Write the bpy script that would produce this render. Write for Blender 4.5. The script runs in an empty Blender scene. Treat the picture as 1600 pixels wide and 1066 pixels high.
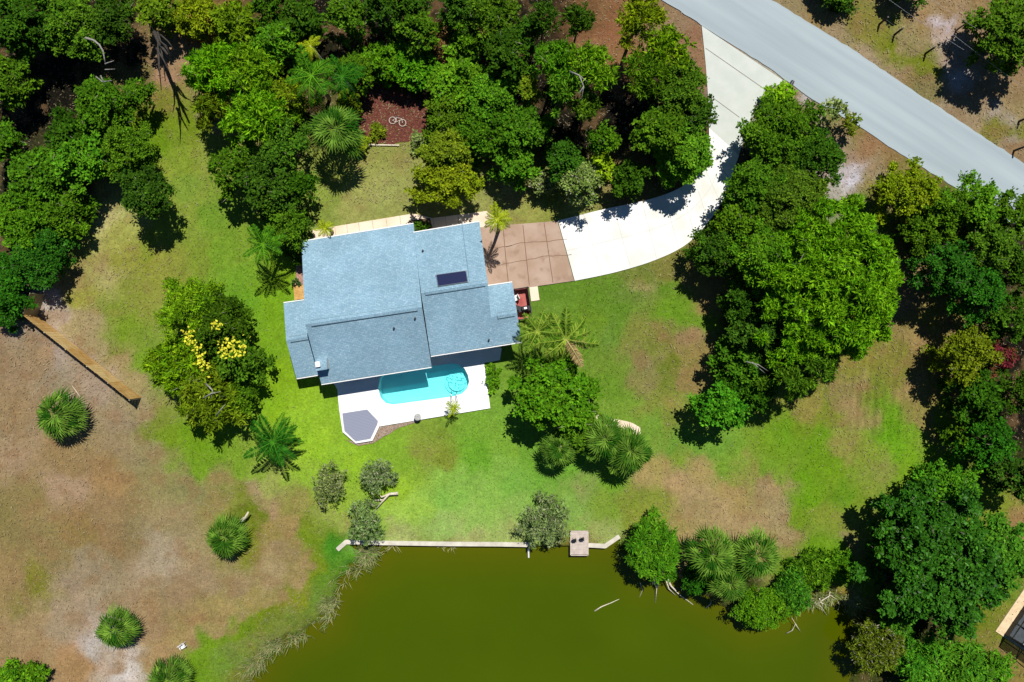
import bpy, math, random
import numpy as np
from mathutils import Vector, Matrix
from mathutils.geometry import tessellate_polygon

# ------------------------------------------------------------------ camera, world, sun
scene = bpy.context.scene
COL = scene.collection
H = 66.7            # drone height in metres; 1 photo pixel on the ground = 1/16 m
cam_d = bpy.data.cameras.new("camera"); cam = bpy.data.objects.new("camera", cam_d)
COL.objects.link(cam); cam.location = (0, 0, H); cam.rotation_euler = (0, 0, 0)
cam_d.sensor_width = 36; cam_d.lens = 36 * H / 100.0; cam_d.clip_start = 1; cam_d.clip_end = 5000
scene.camera = cam
LIGHT_DIR = Vector((-0.20, -0.54, -1.0)).normalized()
world = bpy.data.worlds.new("World"); scene.world = world; world.use_nodes = True
wn = world.node_tree; bg = wn.nodes["Background"]
sky = wn.nodes.new("ShaderNodeTexSky"); sky.sky_type = 'NISHITA'; sky.sun_disc = False
sky.ozone_density = 10.0; sky.dust_density = 0.0; sky.air_density = 1.0; sky.sun_elevation = math.radians(60.0); sky.sun_rotation = math.radians(20.3)
wn.links.new(sky.outputs[0], bg.inputs[0]); bg.inputs[1].default_value = 0.05
sun_d = bpy.data.lights.new("sun", 'SUN'); sun = bpy.data.objects.new("sun", sun_d); COL.objects.link(sun)
sun_d.energy = 5.0; sun_d.angle = math.radians(0.5); sun_d.color = (1.0, 0.965, 0.90)
sun.rotation_euler = LIGHT_DIR.to_track_quat('-Z', 'Y').to_euler(); sun.location = (30, 60, 90)
scene.view_settings.view_transform = 'Standard'; scene.view_settings.look = 'None'
scene.view_settings.exposure = 0.1; scene.view_settings.gamma = 1.0
scene.cycles.max_bounces = 6; scene.cycles.diffuse_bounces = 2; scene.cycles.transparent_max_bounces = 12

rng = np.random.default_rng(7); random.seed(7)

# ------------------------------------------------------------------ helpers
def P(px, py, z=0.0):
    """photo pixel seen at height z -> world point"""
    k = (H - z) / H / 16.0
    return Vector(((px - 800) * k, (533 - py) * k, z))

def lin(c):
    return tuple(((v / 255.0) / 12.92 if v / 255.0 <= .04045 else ((v / 255.0 + .055) / 1.055) ** 2.4) for v in c)

def props(o, label=None, cat=None, group=None, kind=None):
    if label: o['label'] = label
    if cat: o['category'] = cat
    if group: o['group'] = group
    if kind: o['kind'] = kind
    return o

def empty(name, loc, label, cat, group=None, rz=0.0):
    o = bpy.data.objects.new(name, None); COL.objects.link(o)
    o.location = loc; o.rotation_euler = (0, 0, rz); o.empty_display_size = .3
    return props(o, label, cat, group)

def np_mesh(name, V, F, mat, fcol=None, vcol=None, smooth=False):
    """V (n,3), F (m,k) numpy"""
    me = bpy.data.meshes.new(name)
    V = np.asarray(V, np.float32); F = np.asarray(F, np.int32)
    m, k = F.shape
    me.vertices.add(len(V)); me.vertices.foreach_set("co", V.ravel())
    me.loops.add(m * k); me.loops.foreach_set("vertex_index", F.ravel())
    me.polygons.add(m); me.polygons.foreach_set("loop_start", np.arange(0, m * k, k, dtype=np.int32))
    me.polygons.foreach_set("loop_total", np.full(m, k, np.int32))
    if smooth: me.polygons.foreach_set("use_smooth", np.ones(m, bool))
    me.update(calc_edges=True)
    if fcol is not None:
        a = me.attributes.new("Col", 'FLOAT_COLOR', 'FACE')
        c = np.ones((m, 4), np.float32); c[:, :3] = fcol; a.data.foreach_set("color", c.ravel())
    if vcol is not None:
        a = me.attributes.new("Col", 'FLOAT_COLOR', 'POINT')
        c = np.ones((len(V), 4), np.float32); c[:, :3] = vcol; a.data.foreach_set("color", c.ravel())
    me.materials.append(mat)
    return me

def link(name, me, parent=None, loc=(0, 0, 0), rot=(0, 0, 0), scale=(1, 1, 1)):
    o = bpy.data.objects.new(name, me); COL.objects.link(o)
    if parent: o.parent = parent
    o.location = loc; o.rotation_euler = rot; o.scale = scale
    return o

class MB:
    def __init__(s): s.v = []; s.f = []; s.m = []
    def add(s, vs, fs, mi=0):
        b = len(s.v); s.v += [tuple(v) for v in vs]; s.f += [tuple(b + i for i in f) for f in fs]; s.m += [mi] * len(fs)
        return s
    def box(s, c, d, rz=0, mi=0, M=None):
        cx, cy, cz = c; a, b, h = d[0] / 2, d[1] / 2, d[2] / 2
        vs = [Vector((x * a, y * b, z * h)) for z in (-1, 1) for x, y in ((-1, -1), (1, -1), (1, 1), (-1, 1))]
        R = M if M is not None else Matrix.Rotation(rz, 3, 'Z')
        vs = [R @ v + Vector(c) for v in vs]
        return s.add(vs, [(3, 2, 1, 0), (4, 5, 6, 7), (0, 1, 5, 4), (1, 2, 6, 5), (2, 3, 7, 6), (3, 0, 4, 7)], mi)
    def prism(s, poly, z0, z1, mi=0, holes=()):
        loops = [[Vector((p[0], p[1], 0)) for p in poly]] + [[Vector((p[0], p[1], 0)) for p in h] for h in holes]
        tris = tessellate_polygon(loops); flat = [p for l in loops for p in l]; n = len(flat)
        vs = [(p.x, p.y, z1) for p in flat] + [(p.x, p.y, z0) for p in flat]
        fs = []
        for t in tris:
            a, b, c = (flat[i] for i in t)
            t = t if (b - a).cross(c - a).z > 0 else t[::-1]
            fs.append(tuple(t)); fs.append(tuple(i + n for i in t[::-1]))
        k = 0
        for li, l in enumerate(loops):
            m = len(l); ar = sum(l[i].x * l[(i + 1) % m].y - l[(i + 1) % m].x * l[i].y for i in range(m))
            for i in range(m):
                a, b = k + i, k + (i + 1) % m
                if (ar > 0) != (li > 0): fs.append((a + n, b + n, b, a))
                else: fs.append((b + n, a + n, a, b))
            k += m
        return s.add(vs, fs, mi)
    def tube(s, pts, rads, n=8, mi=0, caps=True):
        pts = [Vector(p) for p in pts]; rings = []
        if not hasattr(rads, '__len__'): rads = [rads] * len(pts)
        vs = []
        for i, p in enumerate(pts):
            d = (pts[min(i + 1, len(pts) - 1)] - pts[max(i - 1, 0)]).normalized()
            x = d.cross(Vector((0, 0, 1)));
            if x.length < .05: x = Vector((1, 0, 0))
            x.normalize(); y = d.cross(x)
            for j in range(n):
                a = 2 * math.pi * j / n; vs.append(p + (x * math.cos(a) + y * math.sin(a)) * rads[i])
        fs = [(i * n + j, i * n + (j + 1) % n, (i + 1) * n + (j + 1) % n, (i + 1) * n + j) for i in range(len(pts) - 1) for j in range(n)]
        if caps: fs += [tuple(range(n))[::-1], tuple((len(pts) - 1) * n + j for j in range(n))]
        return s.add(vs, fs, mi)
    def cyl(s, c, r, h, n=16, mi=0, r2=None):
        return s.tube([c, (c[0], c[1], c[2] + h)], [r, r if r2 is None else r2], n, mi)
    def mesh(s, name, mats, smooth=False):
        me = bpy.data.meshes.new(name); me.from_pydata(s.v, [], s.f)
        for m in (mats if isinstance(mats, (list, tuple)) else [mats]): me.materials.append(m)
        me.polygons.foreach_set("material_index", s.m)
        if smooth: me.polygons.foreach_set("use_smooth", [True] * len(s.f))
        me.update(); return me
    def build(s, name, mats, parent=None, smooth=False, loc=(0, 0, 0), rot=(0, 0, 0)):
        return link(name, s.mesh(name, mats, smooth), parent, loc, rot)

# numpy value noise
class VN:
    def __init__(s, seed): s.g = np.random.default_rng(seed).random((256, 256))
    def __call__(s, x, y, sc=1.0, octv=4):
        t = 0; a = 1; n = 0
        for o in range(octv):
            X = x / sc * 2 ** o + 37.3 * o; Y = y / sc * 2 ** o + 11.7 * o
            xi = np.floor(X).astype(int); yi = np.floor(Y).astype(int); fx = X - xi; fy = Y - yi
            fx = fx * fx * (3 - 2 * fx); fy = fy * fy * (3 - 2 * fy); g = s.g
            v = (g[xi % 256, yi % 256] * (1 - fx) + g[(xi + 1) % 256, yi % 256] * fx) * (1 - fy) + \
                (g[xi % 256, (yi + 1) % 256] * (1 - fx) + g[(xi + 1) % 256, (yi + 1) % 256] * fx) * fy
            t = t + a * v; n += a; a *= .5
        return t / n
vnA, vnB, vnC = VN(1), VN(2), VN(3)

# ------------------------------------------------------------------ materials
def mat(name, col=(.5, .5, .5), rough=.8, spec=.3, metal=0.0):
    m = bpy.data.materials.new(name); m.use_nodes = True; b = m.node_tree.nodes["Principled BSDF"]
    b.inputs["Base Color"].default_value = (*col, 1); b.inputs["Roughness"].default_value = rough
    b.inputs["Specular IOR Level"].default_value = spec; b.inputs["Metallic"].default_value = metal
    return m
def N(m, t): return m.node_tree.nodes.new(t)
def L(m, a, b): m.node_tree.links.new(a, b)
def noise_mat(name, c1, c2, scale, rough=.85, spec=.2, detail=6, bump=0.0, speck=None, speck_scale=8, coords='Object', lo=.35, hi=.65):
    """two-colour noise, optional third colour as specks, bump"""
    m = mat(name, c1, rough, spec); b = m.node_tree.nodes["Principled BSDF"]
    tc = N(m, "ShaderNodeTexCoord"); no = N(m, "ShaderNodeTexNoise"); no.inputs["Scale"].default_value = scale
    no.inputs["Detail"].default_value = detail; L(m, tc.outputs[coords], no.inputs["Vector"])
    mr = N(m, "ShaderNodeMapRange"); mr.inputs[1].default_value = lo; mr.inputs[2].default_value = hi
    L(m, no.outputs["Fac"], mr.inputs[0])
    mx = N(m, "ShaderNodeMix"); mx.data_type = 'RGBA'; mx.inputs[6].default_value = (*c1, 1); mx.inputs[7].default_value = (*c2, 1)
    L(m, mr.outputs[0], mx.inputs[0]); out = mx.outputs[2]
    if speck:
        n2 = N(m, "ShaderNodeTexNoise"); n2.inputs["Scale"].default_value = speck_scale; n2.inputs["Detail"].default_value = 2
        L(m, tc.outputs[coords], n2.inputs["Vector"])
        m2 = N(m, "ShaderNodeMapRange"); m2.inputs[1].default_value = .56; m2.inputs[2].default_value = .72; L(m, n2.outputs["Fac"], m2.inputs[0])
        x2 = N(m, "ShaderNodeMix"); x2.data_type = 'RGBA'; x2.inputs[7].default_value = (*speck, 1)
        L(m, m2.outputs[0], x2.inputs[0]); L(m, out, x2.inputs[6]); out = x2.outputs[2]
    L(m, out, b.inputs["Base Color"])
    if bump:
        bp = N(m, "ShaderNodeBump"); bp.inputs["Strength"].default_value = bump; bp.inputs["Distance"].default_value = .05
        L(m, no.outputs["Fac"], bp.inputs["Height"]); L(m, bp.outputs[0], b.inputs["Normal"])
    return m

def leaf_material(name, rough=.55, spec=.25, trans=.25):
    m = bpy.data.materials.new(name); m.use_nodes = True; nt = m.node_tree; b = nt.nodes["Principled BSDF"]
    at = N(m, "ShaderNodeAttribute"); at.attribute_name = "Col"
    L(m, at.outputs["Color"], b.inputs["Base Color"]); b.inputs["Roughness"].default_value = rough
    b.inputs["Specular IOR Level"].default_value = spec
    tr = N(m, "ShaderNodeBsdfTranslucent"); L(m, at.outputs["Color"], tr.inputs["Color"])
    ms = N(m, "ShaderNodeMixShader"); ms.inputs[0].default_value = trans
    L(m, b.outputs[0], ms.inputs[1]); L(m, tr.outputs[0], ms.inputs[2]); L(m, ms.outputs[0], nt.nodes["Material Output"].inputs["Surface"])
    return m
M_LEAF = leaf_material("leaf", .7, .03, .16); M_GLOSSLEAF = leaf_material("glossy_leaf", .4, .08, .12)
M_BARK = noise_mat("bark", (.10, .075, .055), (.22, .18, .14), 6, .9, .1, bump=.4)
M_GREYBARK = noise_mat("grey_bark", (.16, .15, .13), (.36, .34, .31), 9, .9, .1)
M_DRIFT = noise_mat("driftwood", (.45, .38, .28), (.75, .68, .55), 7, .9, .1)

# ground: colour comes from a sheet of samples of the grass, straw and soil, plus near-black woodland shade painted in, broken up by noise
def ground_material():
    m = mat("ground", (.3, .3, .1), .95, .08); b = m.node_tree.nodes["Principled BSDF"]
    at = N(m, "ShaderNodeAttribute"); at.attribute_name = "Col"; tc = N(m, "ShaderNodeTexCoord")
    def noise(sc, det, lo, hi, a, c, rough=.6):
        n = N(m, "ShaderNodeTexNoise"); n.inputs["Scale"].default_value = sc; n.inputs["Detail"].default_value = det
        n.inputs["Roughness"].default_value = rough
        L(m, tc.outputs["Object"], n.inputs["Vector"]); r = N(m, "ShaderNodeMapRange")
        for i, v in enumerate((lo, hi, a, c)): r.inputs[i + 1].default_value = v
        L(m, n.outputs["Fac"], r.inputs[0]); return r.outputs[0], n
    f1, _ = noise(2.2, 8, .3, .7, .80, 1.20, .7)
    f2, nb = noise(5.5, 6, .3, .7, .66, 1.34, .75)
    mu = N(m, "ShaderNodeMath"); mu.operation = 'MULTIPLY'; L(m, f1, mu.inputs[0]); L(m, f2, mu.inputs[1])
    v = N(m, "ShaderNodeVectorMath"); v.operation = 'SCALE'; L(m, at.outputs["Color"], v.inputs[0]); L(m, mu.outputs[0], v.inputs["Scale"])
    f3, _ = noise(3.3, 7, .56, .72, 0, .42, .8)      # straw specks
    x = N(m, "ShaderNodeMix"); x.data_type = 'RGBA'; x.inputs[7].default_value = (.42, .34, .20, 1)
    L(m, f3, x.inputs[0]); L(m, v.outputs[0], x.inputs[6])
    f4, _ = noise(1.7, 9, .58, .68, 0, .55, .85)      # dark litter specks
    y = N(m, "ShaderNodeMix"); y.data_type = 'RGBA'; y.inputs[7].default_value = (.12, .11, .03, 1)
    L(m, f4, y.inputs[0]); L(m, x.outputs[2], y.inputs[6])
    L(m, y.outputs[2], b.inputs["Base Color"])
    bp = N(m, "ShaderNodeBump"); bp.inputs["Strength"].default_value = .5; bp.inputs["Distance"].default_value = .12
    L(m, nb.outputs["Fac"], bp.inputs["Height"]); L(m, bp.outputs[0], b.inputs["Normal"])
    return m
M_GROUND = ground_material()

# ------------------------------------------------------------------ ground sheet
SAMPLES = """
0,560 150 122 92;60,560 158 128 95;130,560 165 140 118;200,660 150 128 100;30,640 155 125 90;30,700 160 132 100;100,720 148 120 78;60,780 140 120 72
0,800 138 118 70;100,760 168 138 108;170,740 158 124 80;170,800 146 118 80;190,850 140 114 76;120,830 145 118 70;60,850 140 120 74;50,910 128 122 40;20,900 150 122 80
130,900 155 132 105;100,960 162 138 110;230,880 168 145 118;250,870 172 150 125;280,800 152 132 92;300,770 140 130 82;250,740 148 132 85;230,700 150 134 92;200,700 155 130 95
320,900 158 130 98;280,930 155 124 92;380,920 160 132 95;440,860 152 126 88;420,800 162 130 96;460,830 158 128 80;400,760 165 140 100;350,760 150 140 80;330,780 148 128 75
180,1040 172 138 108;190,1045 205 195 185;155,1012 190 175 165;60,1000 165 132 95;120,1040 172 130 88;0,1040 160 128 88;260,1030 168 134 92;230,980 158 128 92;300,980 165 130 85;350,960 168 138 88
400,950 160 136 80;300,1000 170 138 95;430,900 165 140 100;470,870 145 126 70;60,1200 160 130 90;-100,800 150 122 85;-100,1000 160 130 90
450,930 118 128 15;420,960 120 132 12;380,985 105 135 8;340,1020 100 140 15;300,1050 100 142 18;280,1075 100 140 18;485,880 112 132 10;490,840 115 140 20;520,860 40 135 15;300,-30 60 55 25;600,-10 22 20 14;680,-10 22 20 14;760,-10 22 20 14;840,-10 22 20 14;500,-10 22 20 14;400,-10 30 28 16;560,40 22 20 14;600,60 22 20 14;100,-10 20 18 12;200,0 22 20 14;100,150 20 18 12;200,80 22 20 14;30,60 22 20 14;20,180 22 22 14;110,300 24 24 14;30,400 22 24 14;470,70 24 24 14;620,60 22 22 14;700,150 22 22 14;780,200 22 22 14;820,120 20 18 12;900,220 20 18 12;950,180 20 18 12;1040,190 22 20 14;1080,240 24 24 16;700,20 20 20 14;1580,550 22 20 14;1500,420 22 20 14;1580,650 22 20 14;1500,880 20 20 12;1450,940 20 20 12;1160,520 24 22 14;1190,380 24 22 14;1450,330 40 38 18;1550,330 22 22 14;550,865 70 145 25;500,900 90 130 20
395,800 100 120 15;390,830 105 122 20;370,770 125 130 40;415,830 150 130 70;390,860 128 126 40
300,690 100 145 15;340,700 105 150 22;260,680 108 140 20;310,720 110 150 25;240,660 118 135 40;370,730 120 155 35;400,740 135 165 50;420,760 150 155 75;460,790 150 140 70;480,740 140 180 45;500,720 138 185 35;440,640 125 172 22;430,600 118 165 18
470,650 140 188 38;490,690 138 185 35;520,730 128 178 40;560,720 132 182 35;640,720 118 165 38;600,700 122 168 38;620,760 145 185 40;650,800 150 190 65;700,780 115 178 62;740,720 92 165 35;745,705 88 160 30;700,710 128 140 45;660,710 132 150 50
720,750 125 176 66;760,780 130 180 68;700,740 128 178 62;780,740 122 172 60;820,790 130 176 72;740,800 138 182 76;700,820 150 182 88;600,800 142 180 60;630,838 162 175 95;720,838 165 178 100;800,838 152 172 88;800,760 105 170 55;850,740 92 160 42;780,700 115 165 45;820,700 98 160 40
500,810 138 155 62;540,820 150 165 70;530,780 145 178 50;900,720 95 162 40;890,765 112 158 55;910,760 128 150 70;950,750 95 155 30;950,800 118 150 42;900,800 130 170 70;940,835 150 165 85;980,800 120 140 40;1000,820 135 142 50
225,190 100 128 12;240,220 105 138 12;290,200 108 132 18;290,250 128 150 40;250,270 140 152 50;220,240 95 138 15;290,290 118 148 45;260,320 132 150 50;300,330 128 148 48;330,240 140 150 58;330,340 105 145 35;260,350 125 150 42
170,330 180 170 108;200,330 170 168 96;130,345 182 174 114;190,370 158 156 74;120,400 162 158 78;160,430 168 158 95;200,400 142 140 55;230,390 128 138 40;100,440 155 140 80;130,460 150 145 60;180,480 128 145 45;210,470 135 140 52;260,420 142 142 55
240,400 142 140 52;310,400 125 145 42;350,400 112 150 35;370,430 98 152 30;390,480 92 155 25;420,530 108 160 22;430,480 102 158 18;440,430 112 160 20;380,380 118 150 38;200,520 112 142 28;220,560 110 148 30;240,590 112 148 32;180,540 125 140 52
180,560 162 138 92;140,525 168 145 105;80,470 195 178 172;90,500 175 155 135;75,485 185 170 160;120,510 165 145 100;210,600 160 140 95;220,640 158 138 100;60,540 150 125 100;100,560 165 145 128;160,600 162 140 118
260,80 172 132 105;250,110 170 128 100;290,90 160 128 95;240,150 128 122 45;310,60 150 100 40;230,170 105 122 20;350,60 150 110 45;345,170 175 150 110;370,145 150 135 70;260,50 130 110 60;210,120 120 105 60
520,270 142 150 62;560,290 160 158 84;600,300 160 160 88;560,330 155 152 82;620,320 148 146 78;500,310 138 150 60;590,250 148 150 72;780,320 152 148 80;830,320 148 148 70;870,310 118 128 45;900,320 145 145 72;790,300 160 155 100;940,300 140 128 70;970,300 120 100 60;760,310 150 150 78
870,330 138 140 60;660,325 150 145 75;480,350 130 145 60
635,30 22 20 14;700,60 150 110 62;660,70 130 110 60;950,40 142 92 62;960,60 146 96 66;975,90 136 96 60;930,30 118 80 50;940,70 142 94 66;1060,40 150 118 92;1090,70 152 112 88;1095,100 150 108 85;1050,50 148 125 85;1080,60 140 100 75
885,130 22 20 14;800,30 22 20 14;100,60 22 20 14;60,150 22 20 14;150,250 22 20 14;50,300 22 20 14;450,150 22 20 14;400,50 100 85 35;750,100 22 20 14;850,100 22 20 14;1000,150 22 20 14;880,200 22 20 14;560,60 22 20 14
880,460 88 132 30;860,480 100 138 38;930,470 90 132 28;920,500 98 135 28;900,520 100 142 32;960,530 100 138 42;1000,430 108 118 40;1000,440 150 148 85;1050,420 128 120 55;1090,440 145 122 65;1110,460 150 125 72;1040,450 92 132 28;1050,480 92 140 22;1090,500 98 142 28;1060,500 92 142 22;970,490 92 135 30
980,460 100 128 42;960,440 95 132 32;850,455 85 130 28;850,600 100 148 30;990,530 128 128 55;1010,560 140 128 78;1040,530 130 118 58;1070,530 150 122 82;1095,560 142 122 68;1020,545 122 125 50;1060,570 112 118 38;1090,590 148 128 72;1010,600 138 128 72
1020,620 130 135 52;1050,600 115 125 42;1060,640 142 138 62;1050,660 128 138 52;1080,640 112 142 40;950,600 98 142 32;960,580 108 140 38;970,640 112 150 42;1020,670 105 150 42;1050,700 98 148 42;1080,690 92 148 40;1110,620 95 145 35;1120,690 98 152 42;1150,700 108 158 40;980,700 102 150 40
1010,740 172 148 92;1030,730 160 142 80;1060,750 172 142 98;1100,740 170 145 90;1090,780 168 140 98;1150,770 165 138 85;1200,760 160 132 92;1220,800 165 140 102;1230,830 165 140 98;1180,820 168 140 98;1130,810 168 142 98;1080,830 165 142 92;1060,810 150 135 75;1060,720 120 145 42;1130,730 108 150 38;1200,730 108 148 32;1170,735 140 145 60
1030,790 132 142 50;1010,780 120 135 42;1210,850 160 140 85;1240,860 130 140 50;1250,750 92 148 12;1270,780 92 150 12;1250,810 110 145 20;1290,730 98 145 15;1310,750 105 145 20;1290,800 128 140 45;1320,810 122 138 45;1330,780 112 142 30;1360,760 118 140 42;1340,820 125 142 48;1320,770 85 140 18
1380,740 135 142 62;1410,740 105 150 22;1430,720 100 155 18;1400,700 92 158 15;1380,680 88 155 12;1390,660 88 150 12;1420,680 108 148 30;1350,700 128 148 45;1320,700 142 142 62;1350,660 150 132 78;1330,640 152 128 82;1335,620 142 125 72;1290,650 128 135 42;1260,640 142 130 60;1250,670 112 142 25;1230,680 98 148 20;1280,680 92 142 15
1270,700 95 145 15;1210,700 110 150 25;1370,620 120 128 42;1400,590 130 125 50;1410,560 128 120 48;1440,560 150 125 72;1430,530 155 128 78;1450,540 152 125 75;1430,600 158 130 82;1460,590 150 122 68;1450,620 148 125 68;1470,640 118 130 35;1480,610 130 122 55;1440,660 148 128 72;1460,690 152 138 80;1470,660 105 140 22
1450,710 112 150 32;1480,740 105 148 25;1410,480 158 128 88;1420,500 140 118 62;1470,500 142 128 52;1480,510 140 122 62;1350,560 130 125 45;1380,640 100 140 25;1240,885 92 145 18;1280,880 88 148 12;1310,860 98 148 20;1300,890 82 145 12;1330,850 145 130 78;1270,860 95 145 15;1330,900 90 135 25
1340,240 158 128 100;1330,280 205 195 205;1310,290 180 165 155;1350,230 150 115 80;1370,220 152 112 78;1390,250 145 115 72;1400,260 130 118 60;1350,290 145 125 72;1370,300 130 122 50;1340,330 100 130 28;1350,350 95 125 20;1400,400 130 120 60;1410,420 165 130 95;1330,260 190 175 175
1250,150 190 178 172;1230,155 150 125 90;1245,175 120 110 60;1265,160 160 140 120;1340,200 130 120 50;1300,170 125 120 55;1180,150 200 190 180
1240,10 150 128 92;1280,30 148 128 80;1300,60 155 132 98;1350,90 160 138 108;1400,110 158 132 100;1380,60 122 122 35;1350,40 132 122 52;1400,70 112 120 18;1430,90 112 120 20;1450,110 115 118 25;1420,60 150 130 88;1450,50 150 122 68;1460,40 175 150 140;1450,20 160 128 85;1480,10 155 122 85
1470,40 195 180 185;1480,60 190 165 150;1510,40 165 130 100;1530,15 150 120 80;1540,70 150 120 92;1490,80 160 140 125;1440,130 130 115 72;1500,160 150 122 92;1520,190 155 130 100;1560,200 118 118 35;1590,200 120 118 38;1560,180 165 148 130;1590,160 155 130 90;1580,215 160 140 118;1590,240 150 120 88;1550,200 125 115 45
1590,140 142 115 80;1500,130 175 165 165;1545,140 140 115 85;1600,30 140 115 70;1590,820 155 120 75;1560,800 120 140 32;1560,930 100 130 30;1570,960 128 130 42;1540,990 120 122 42;1560,1030 130 118 52;1590,1050 135 120 55;1530,970 112 120 25;1590,1030 138 118 62;1540,1050 90 140 30
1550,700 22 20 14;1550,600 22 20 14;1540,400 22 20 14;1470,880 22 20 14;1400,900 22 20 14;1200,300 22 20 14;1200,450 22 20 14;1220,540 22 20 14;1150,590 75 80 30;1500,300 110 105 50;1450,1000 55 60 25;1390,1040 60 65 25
1800,300 130 120 60;1800,800 100 110 40;1800,-100 140 120 80;1400,-150 150 125 85;900,-150 90 80 40;300,-150 80 75 35;-200,200 70 75 30;-200,500 110 110 50;600,1300 70 70 20;1000,1300 70 70 20
482,825 108 132 20;488,850 108 135 18;490,877 110 138 16;484,895 110 135 14;477,910 112 134 12;462,932 115 132 12;443,950 116 132 10;428,964 114 132 10;413,974 110 134 10;395,981 106 136 10;375,988 102 138 12;350,996 100 140 14;330,1008 98 142 16;312,1020 98 142 16;300,1036 100 142 18;294,1055 102 144 20;465,905 158 130 88;470,880 158 130 88;440,935 160 132 90;420,950 162 134 90;380,972 165 138 92;340,985 165 136 92;455,960 110 128 45;430,985 112 128 48;400,1003 112 130 50;370,1018 108 132 48;345,1035 104 136 42;505,905 92 132 32;495,930 98 130 38;520,880 70 138 25;500,960 100 118 35;470,970 108 120 42;540,880 60 130 28;420,990 128 128 60;400,1020 120 122 45;380,1050 118 118 40;560,850 90 150 50;700,860 110 95 30;900,870 110 90 25;1000,900 60 70 20;1150,900 55 65 22;1250,930 90 110 30;1310,930 150 128 50;1330,980 60 65 20
"""
pts = []; cols = []  # near-black samples paint deep shade onto the floor under the trees
for tok in SAMPLES.replace("\n", ";").split(";"):
    tok = tok.strip()
    if not tok: continue
    a, r, g, b = tok.split(); x, y = a.split(",")
    r, g, b = float(r), float(g), float(b)
    if g > r + 12:
        k_ = max(0, g - r - 34) * .4; r += 5 + k_; g += 4 - k_ * .15; b += 8 + k_ * .2
    elif r > 60: g += 5; b += 4
    pts.append((float(x), float(y))); cols.append([c / 1.42 for c in lin((float(r), float(g), float(b)))])
pts = np.array(pts); cols = np.array(cols)

POND = [(541, 849), (600, 851), (830, 853), (945, 855), (966, 841), (985, 870), (1010, 900), (1060, 905), (1085, 925), (1130, 950), (1175, 975), (1230, 965), (1262, 940),
        (1300, 925), (1325, 945), (1335, 975), (1330, 1066), (1345, 1300), (1250, 1500), (500, 1500), (330, 1300), (375, 1100), (395, 1060), (428, 1012), (470, 993), (500, 975), (515, 950),
        (528, 918), (548, 892), (572, 876), (596, 868), (575, 862), (556, 862)]
def signed_dist(x, y, poly):
    """distance in px, positive inside"""
    d = np.full(x.shape, 1e9); inside = np.zeros(x.shape, bool); n = len(poly)
    for i in range(n):
        (x1, y1), (x2, y2) = poly[i], poly[(i + 1) % n]
        dx, dy = x2 - x1, y2 - y1; t = np.clip(((x - x1) * dx + (y - y1) * dy) / (dx * dx + dy * dy), 0, 1)
        d = np.minimum(d, np.hypot(x - x1 - t * dx, y - y1 - t * dy))
        c = ((y1 > y) != (y2 > y)) & (x < (dx) * (y - y1) / (dy + 1e-9) + x1); inside ^= c
    return np.where(inside, d, -d)
POOL = [(600, 583), (650, 576), (705, 568), (716, 569), (726, 576), (731, 586), (733, 596), (730, 607), (722, 615), (710, 619), (660, 626), (614, 632), (603, 630), (595, 622), (591, 608), (593, 592)]

def colour_at(X, Y):
    """X,Y in photo px -> linear albedo"""
    wx = X + (vnA(X, Y, 26, 4) - .5) * 46; wy = Y + (vnB(X, Y, 26, 4) - .5) * 46
    out = np.zeros(X.shape + (3,)); W = np.zeros(X.shape)
    for (sx, sy), c in zip(pts, cols):
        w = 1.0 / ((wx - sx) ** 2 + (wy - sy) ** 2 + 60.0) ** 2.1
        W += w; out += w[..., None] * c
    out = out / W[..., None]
    n1 = vnC(X + 900, Y, 15, 4) - .5; n2 = vnA(X, Y + 500, 42, 4) - .5; n3 = vnB(X + 300, Y + 300, 7, 2) - .5
    out = out * (1 + .26 * n1 + .22 * n3)[..., None]
    dry = np.clip(out[..., :1] / (out[..., 1:2] + 1e-4) - .6, 0, 1)
    out = out * np.stack([1 + .26 * n2, 1 + .10 * n2, 1 + .25 * n2], -1)
    clump = np.clip((vnA(X + 77, Y + 33, 20, 5) - .56) * 9, 0, 1)[..., None] * np.clip(dry * 2.2, 0, 1) * .42
    ww = np.exp(-((X - 1375) / 85) ** 2 - ((Y - 620) / 85) ** 2); st = np.sin((X + .12 * Y) / 2.1 + 3 * vnB(X, Y, 60, 2)) * .5 + (vnB(X / 1.0, Y / 14.0, 9, 2) - .5)
    out = out * (1 + .30 * ww * st)[..., None]
    return out * (1 - clump) + np.array([.20, .115, .05]) * clump

xs = np.concatenate([[-3000, -1500, -700, -300, -150, -90, -66], np.arange(-55, 55.01, .25), [66, 90, 150, 300, 700, 1500, 3000]])
ys = np.concatenate([[-3000, -1500, -700, -300, -150, -90, -60, -46], np.arange(-38, 38.01, .25), [46, 60, 90, 150, 300, 700, 1500, 3000]])
GX, GY = np.meshgrid(xs, ys); PX = GX * 16 + 800; PY = 533 - GY * 16
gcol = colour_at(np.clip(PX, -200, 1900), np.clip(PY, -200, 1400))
sd = signed_dist(PX, PY, POND)
wall_zone = (PX > 536) & (PX < 970) & (PY < 870) & (PY > 820)
GZ = (vnC(PX, PY, 120, 3) - .5) * .10
dep = np.where(wall_zone, np.clip(sd / 3, 0, 1) * 1.6, np.clip((sd + 10 + (vnA(PX, PY, 14, 3) - .5) * 16) / 26, 0, 1) * 1.6)
GZ = np.where(dep > 0, -dep, GZ * np.clip(-sd / 40, 0, 1))
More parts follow.
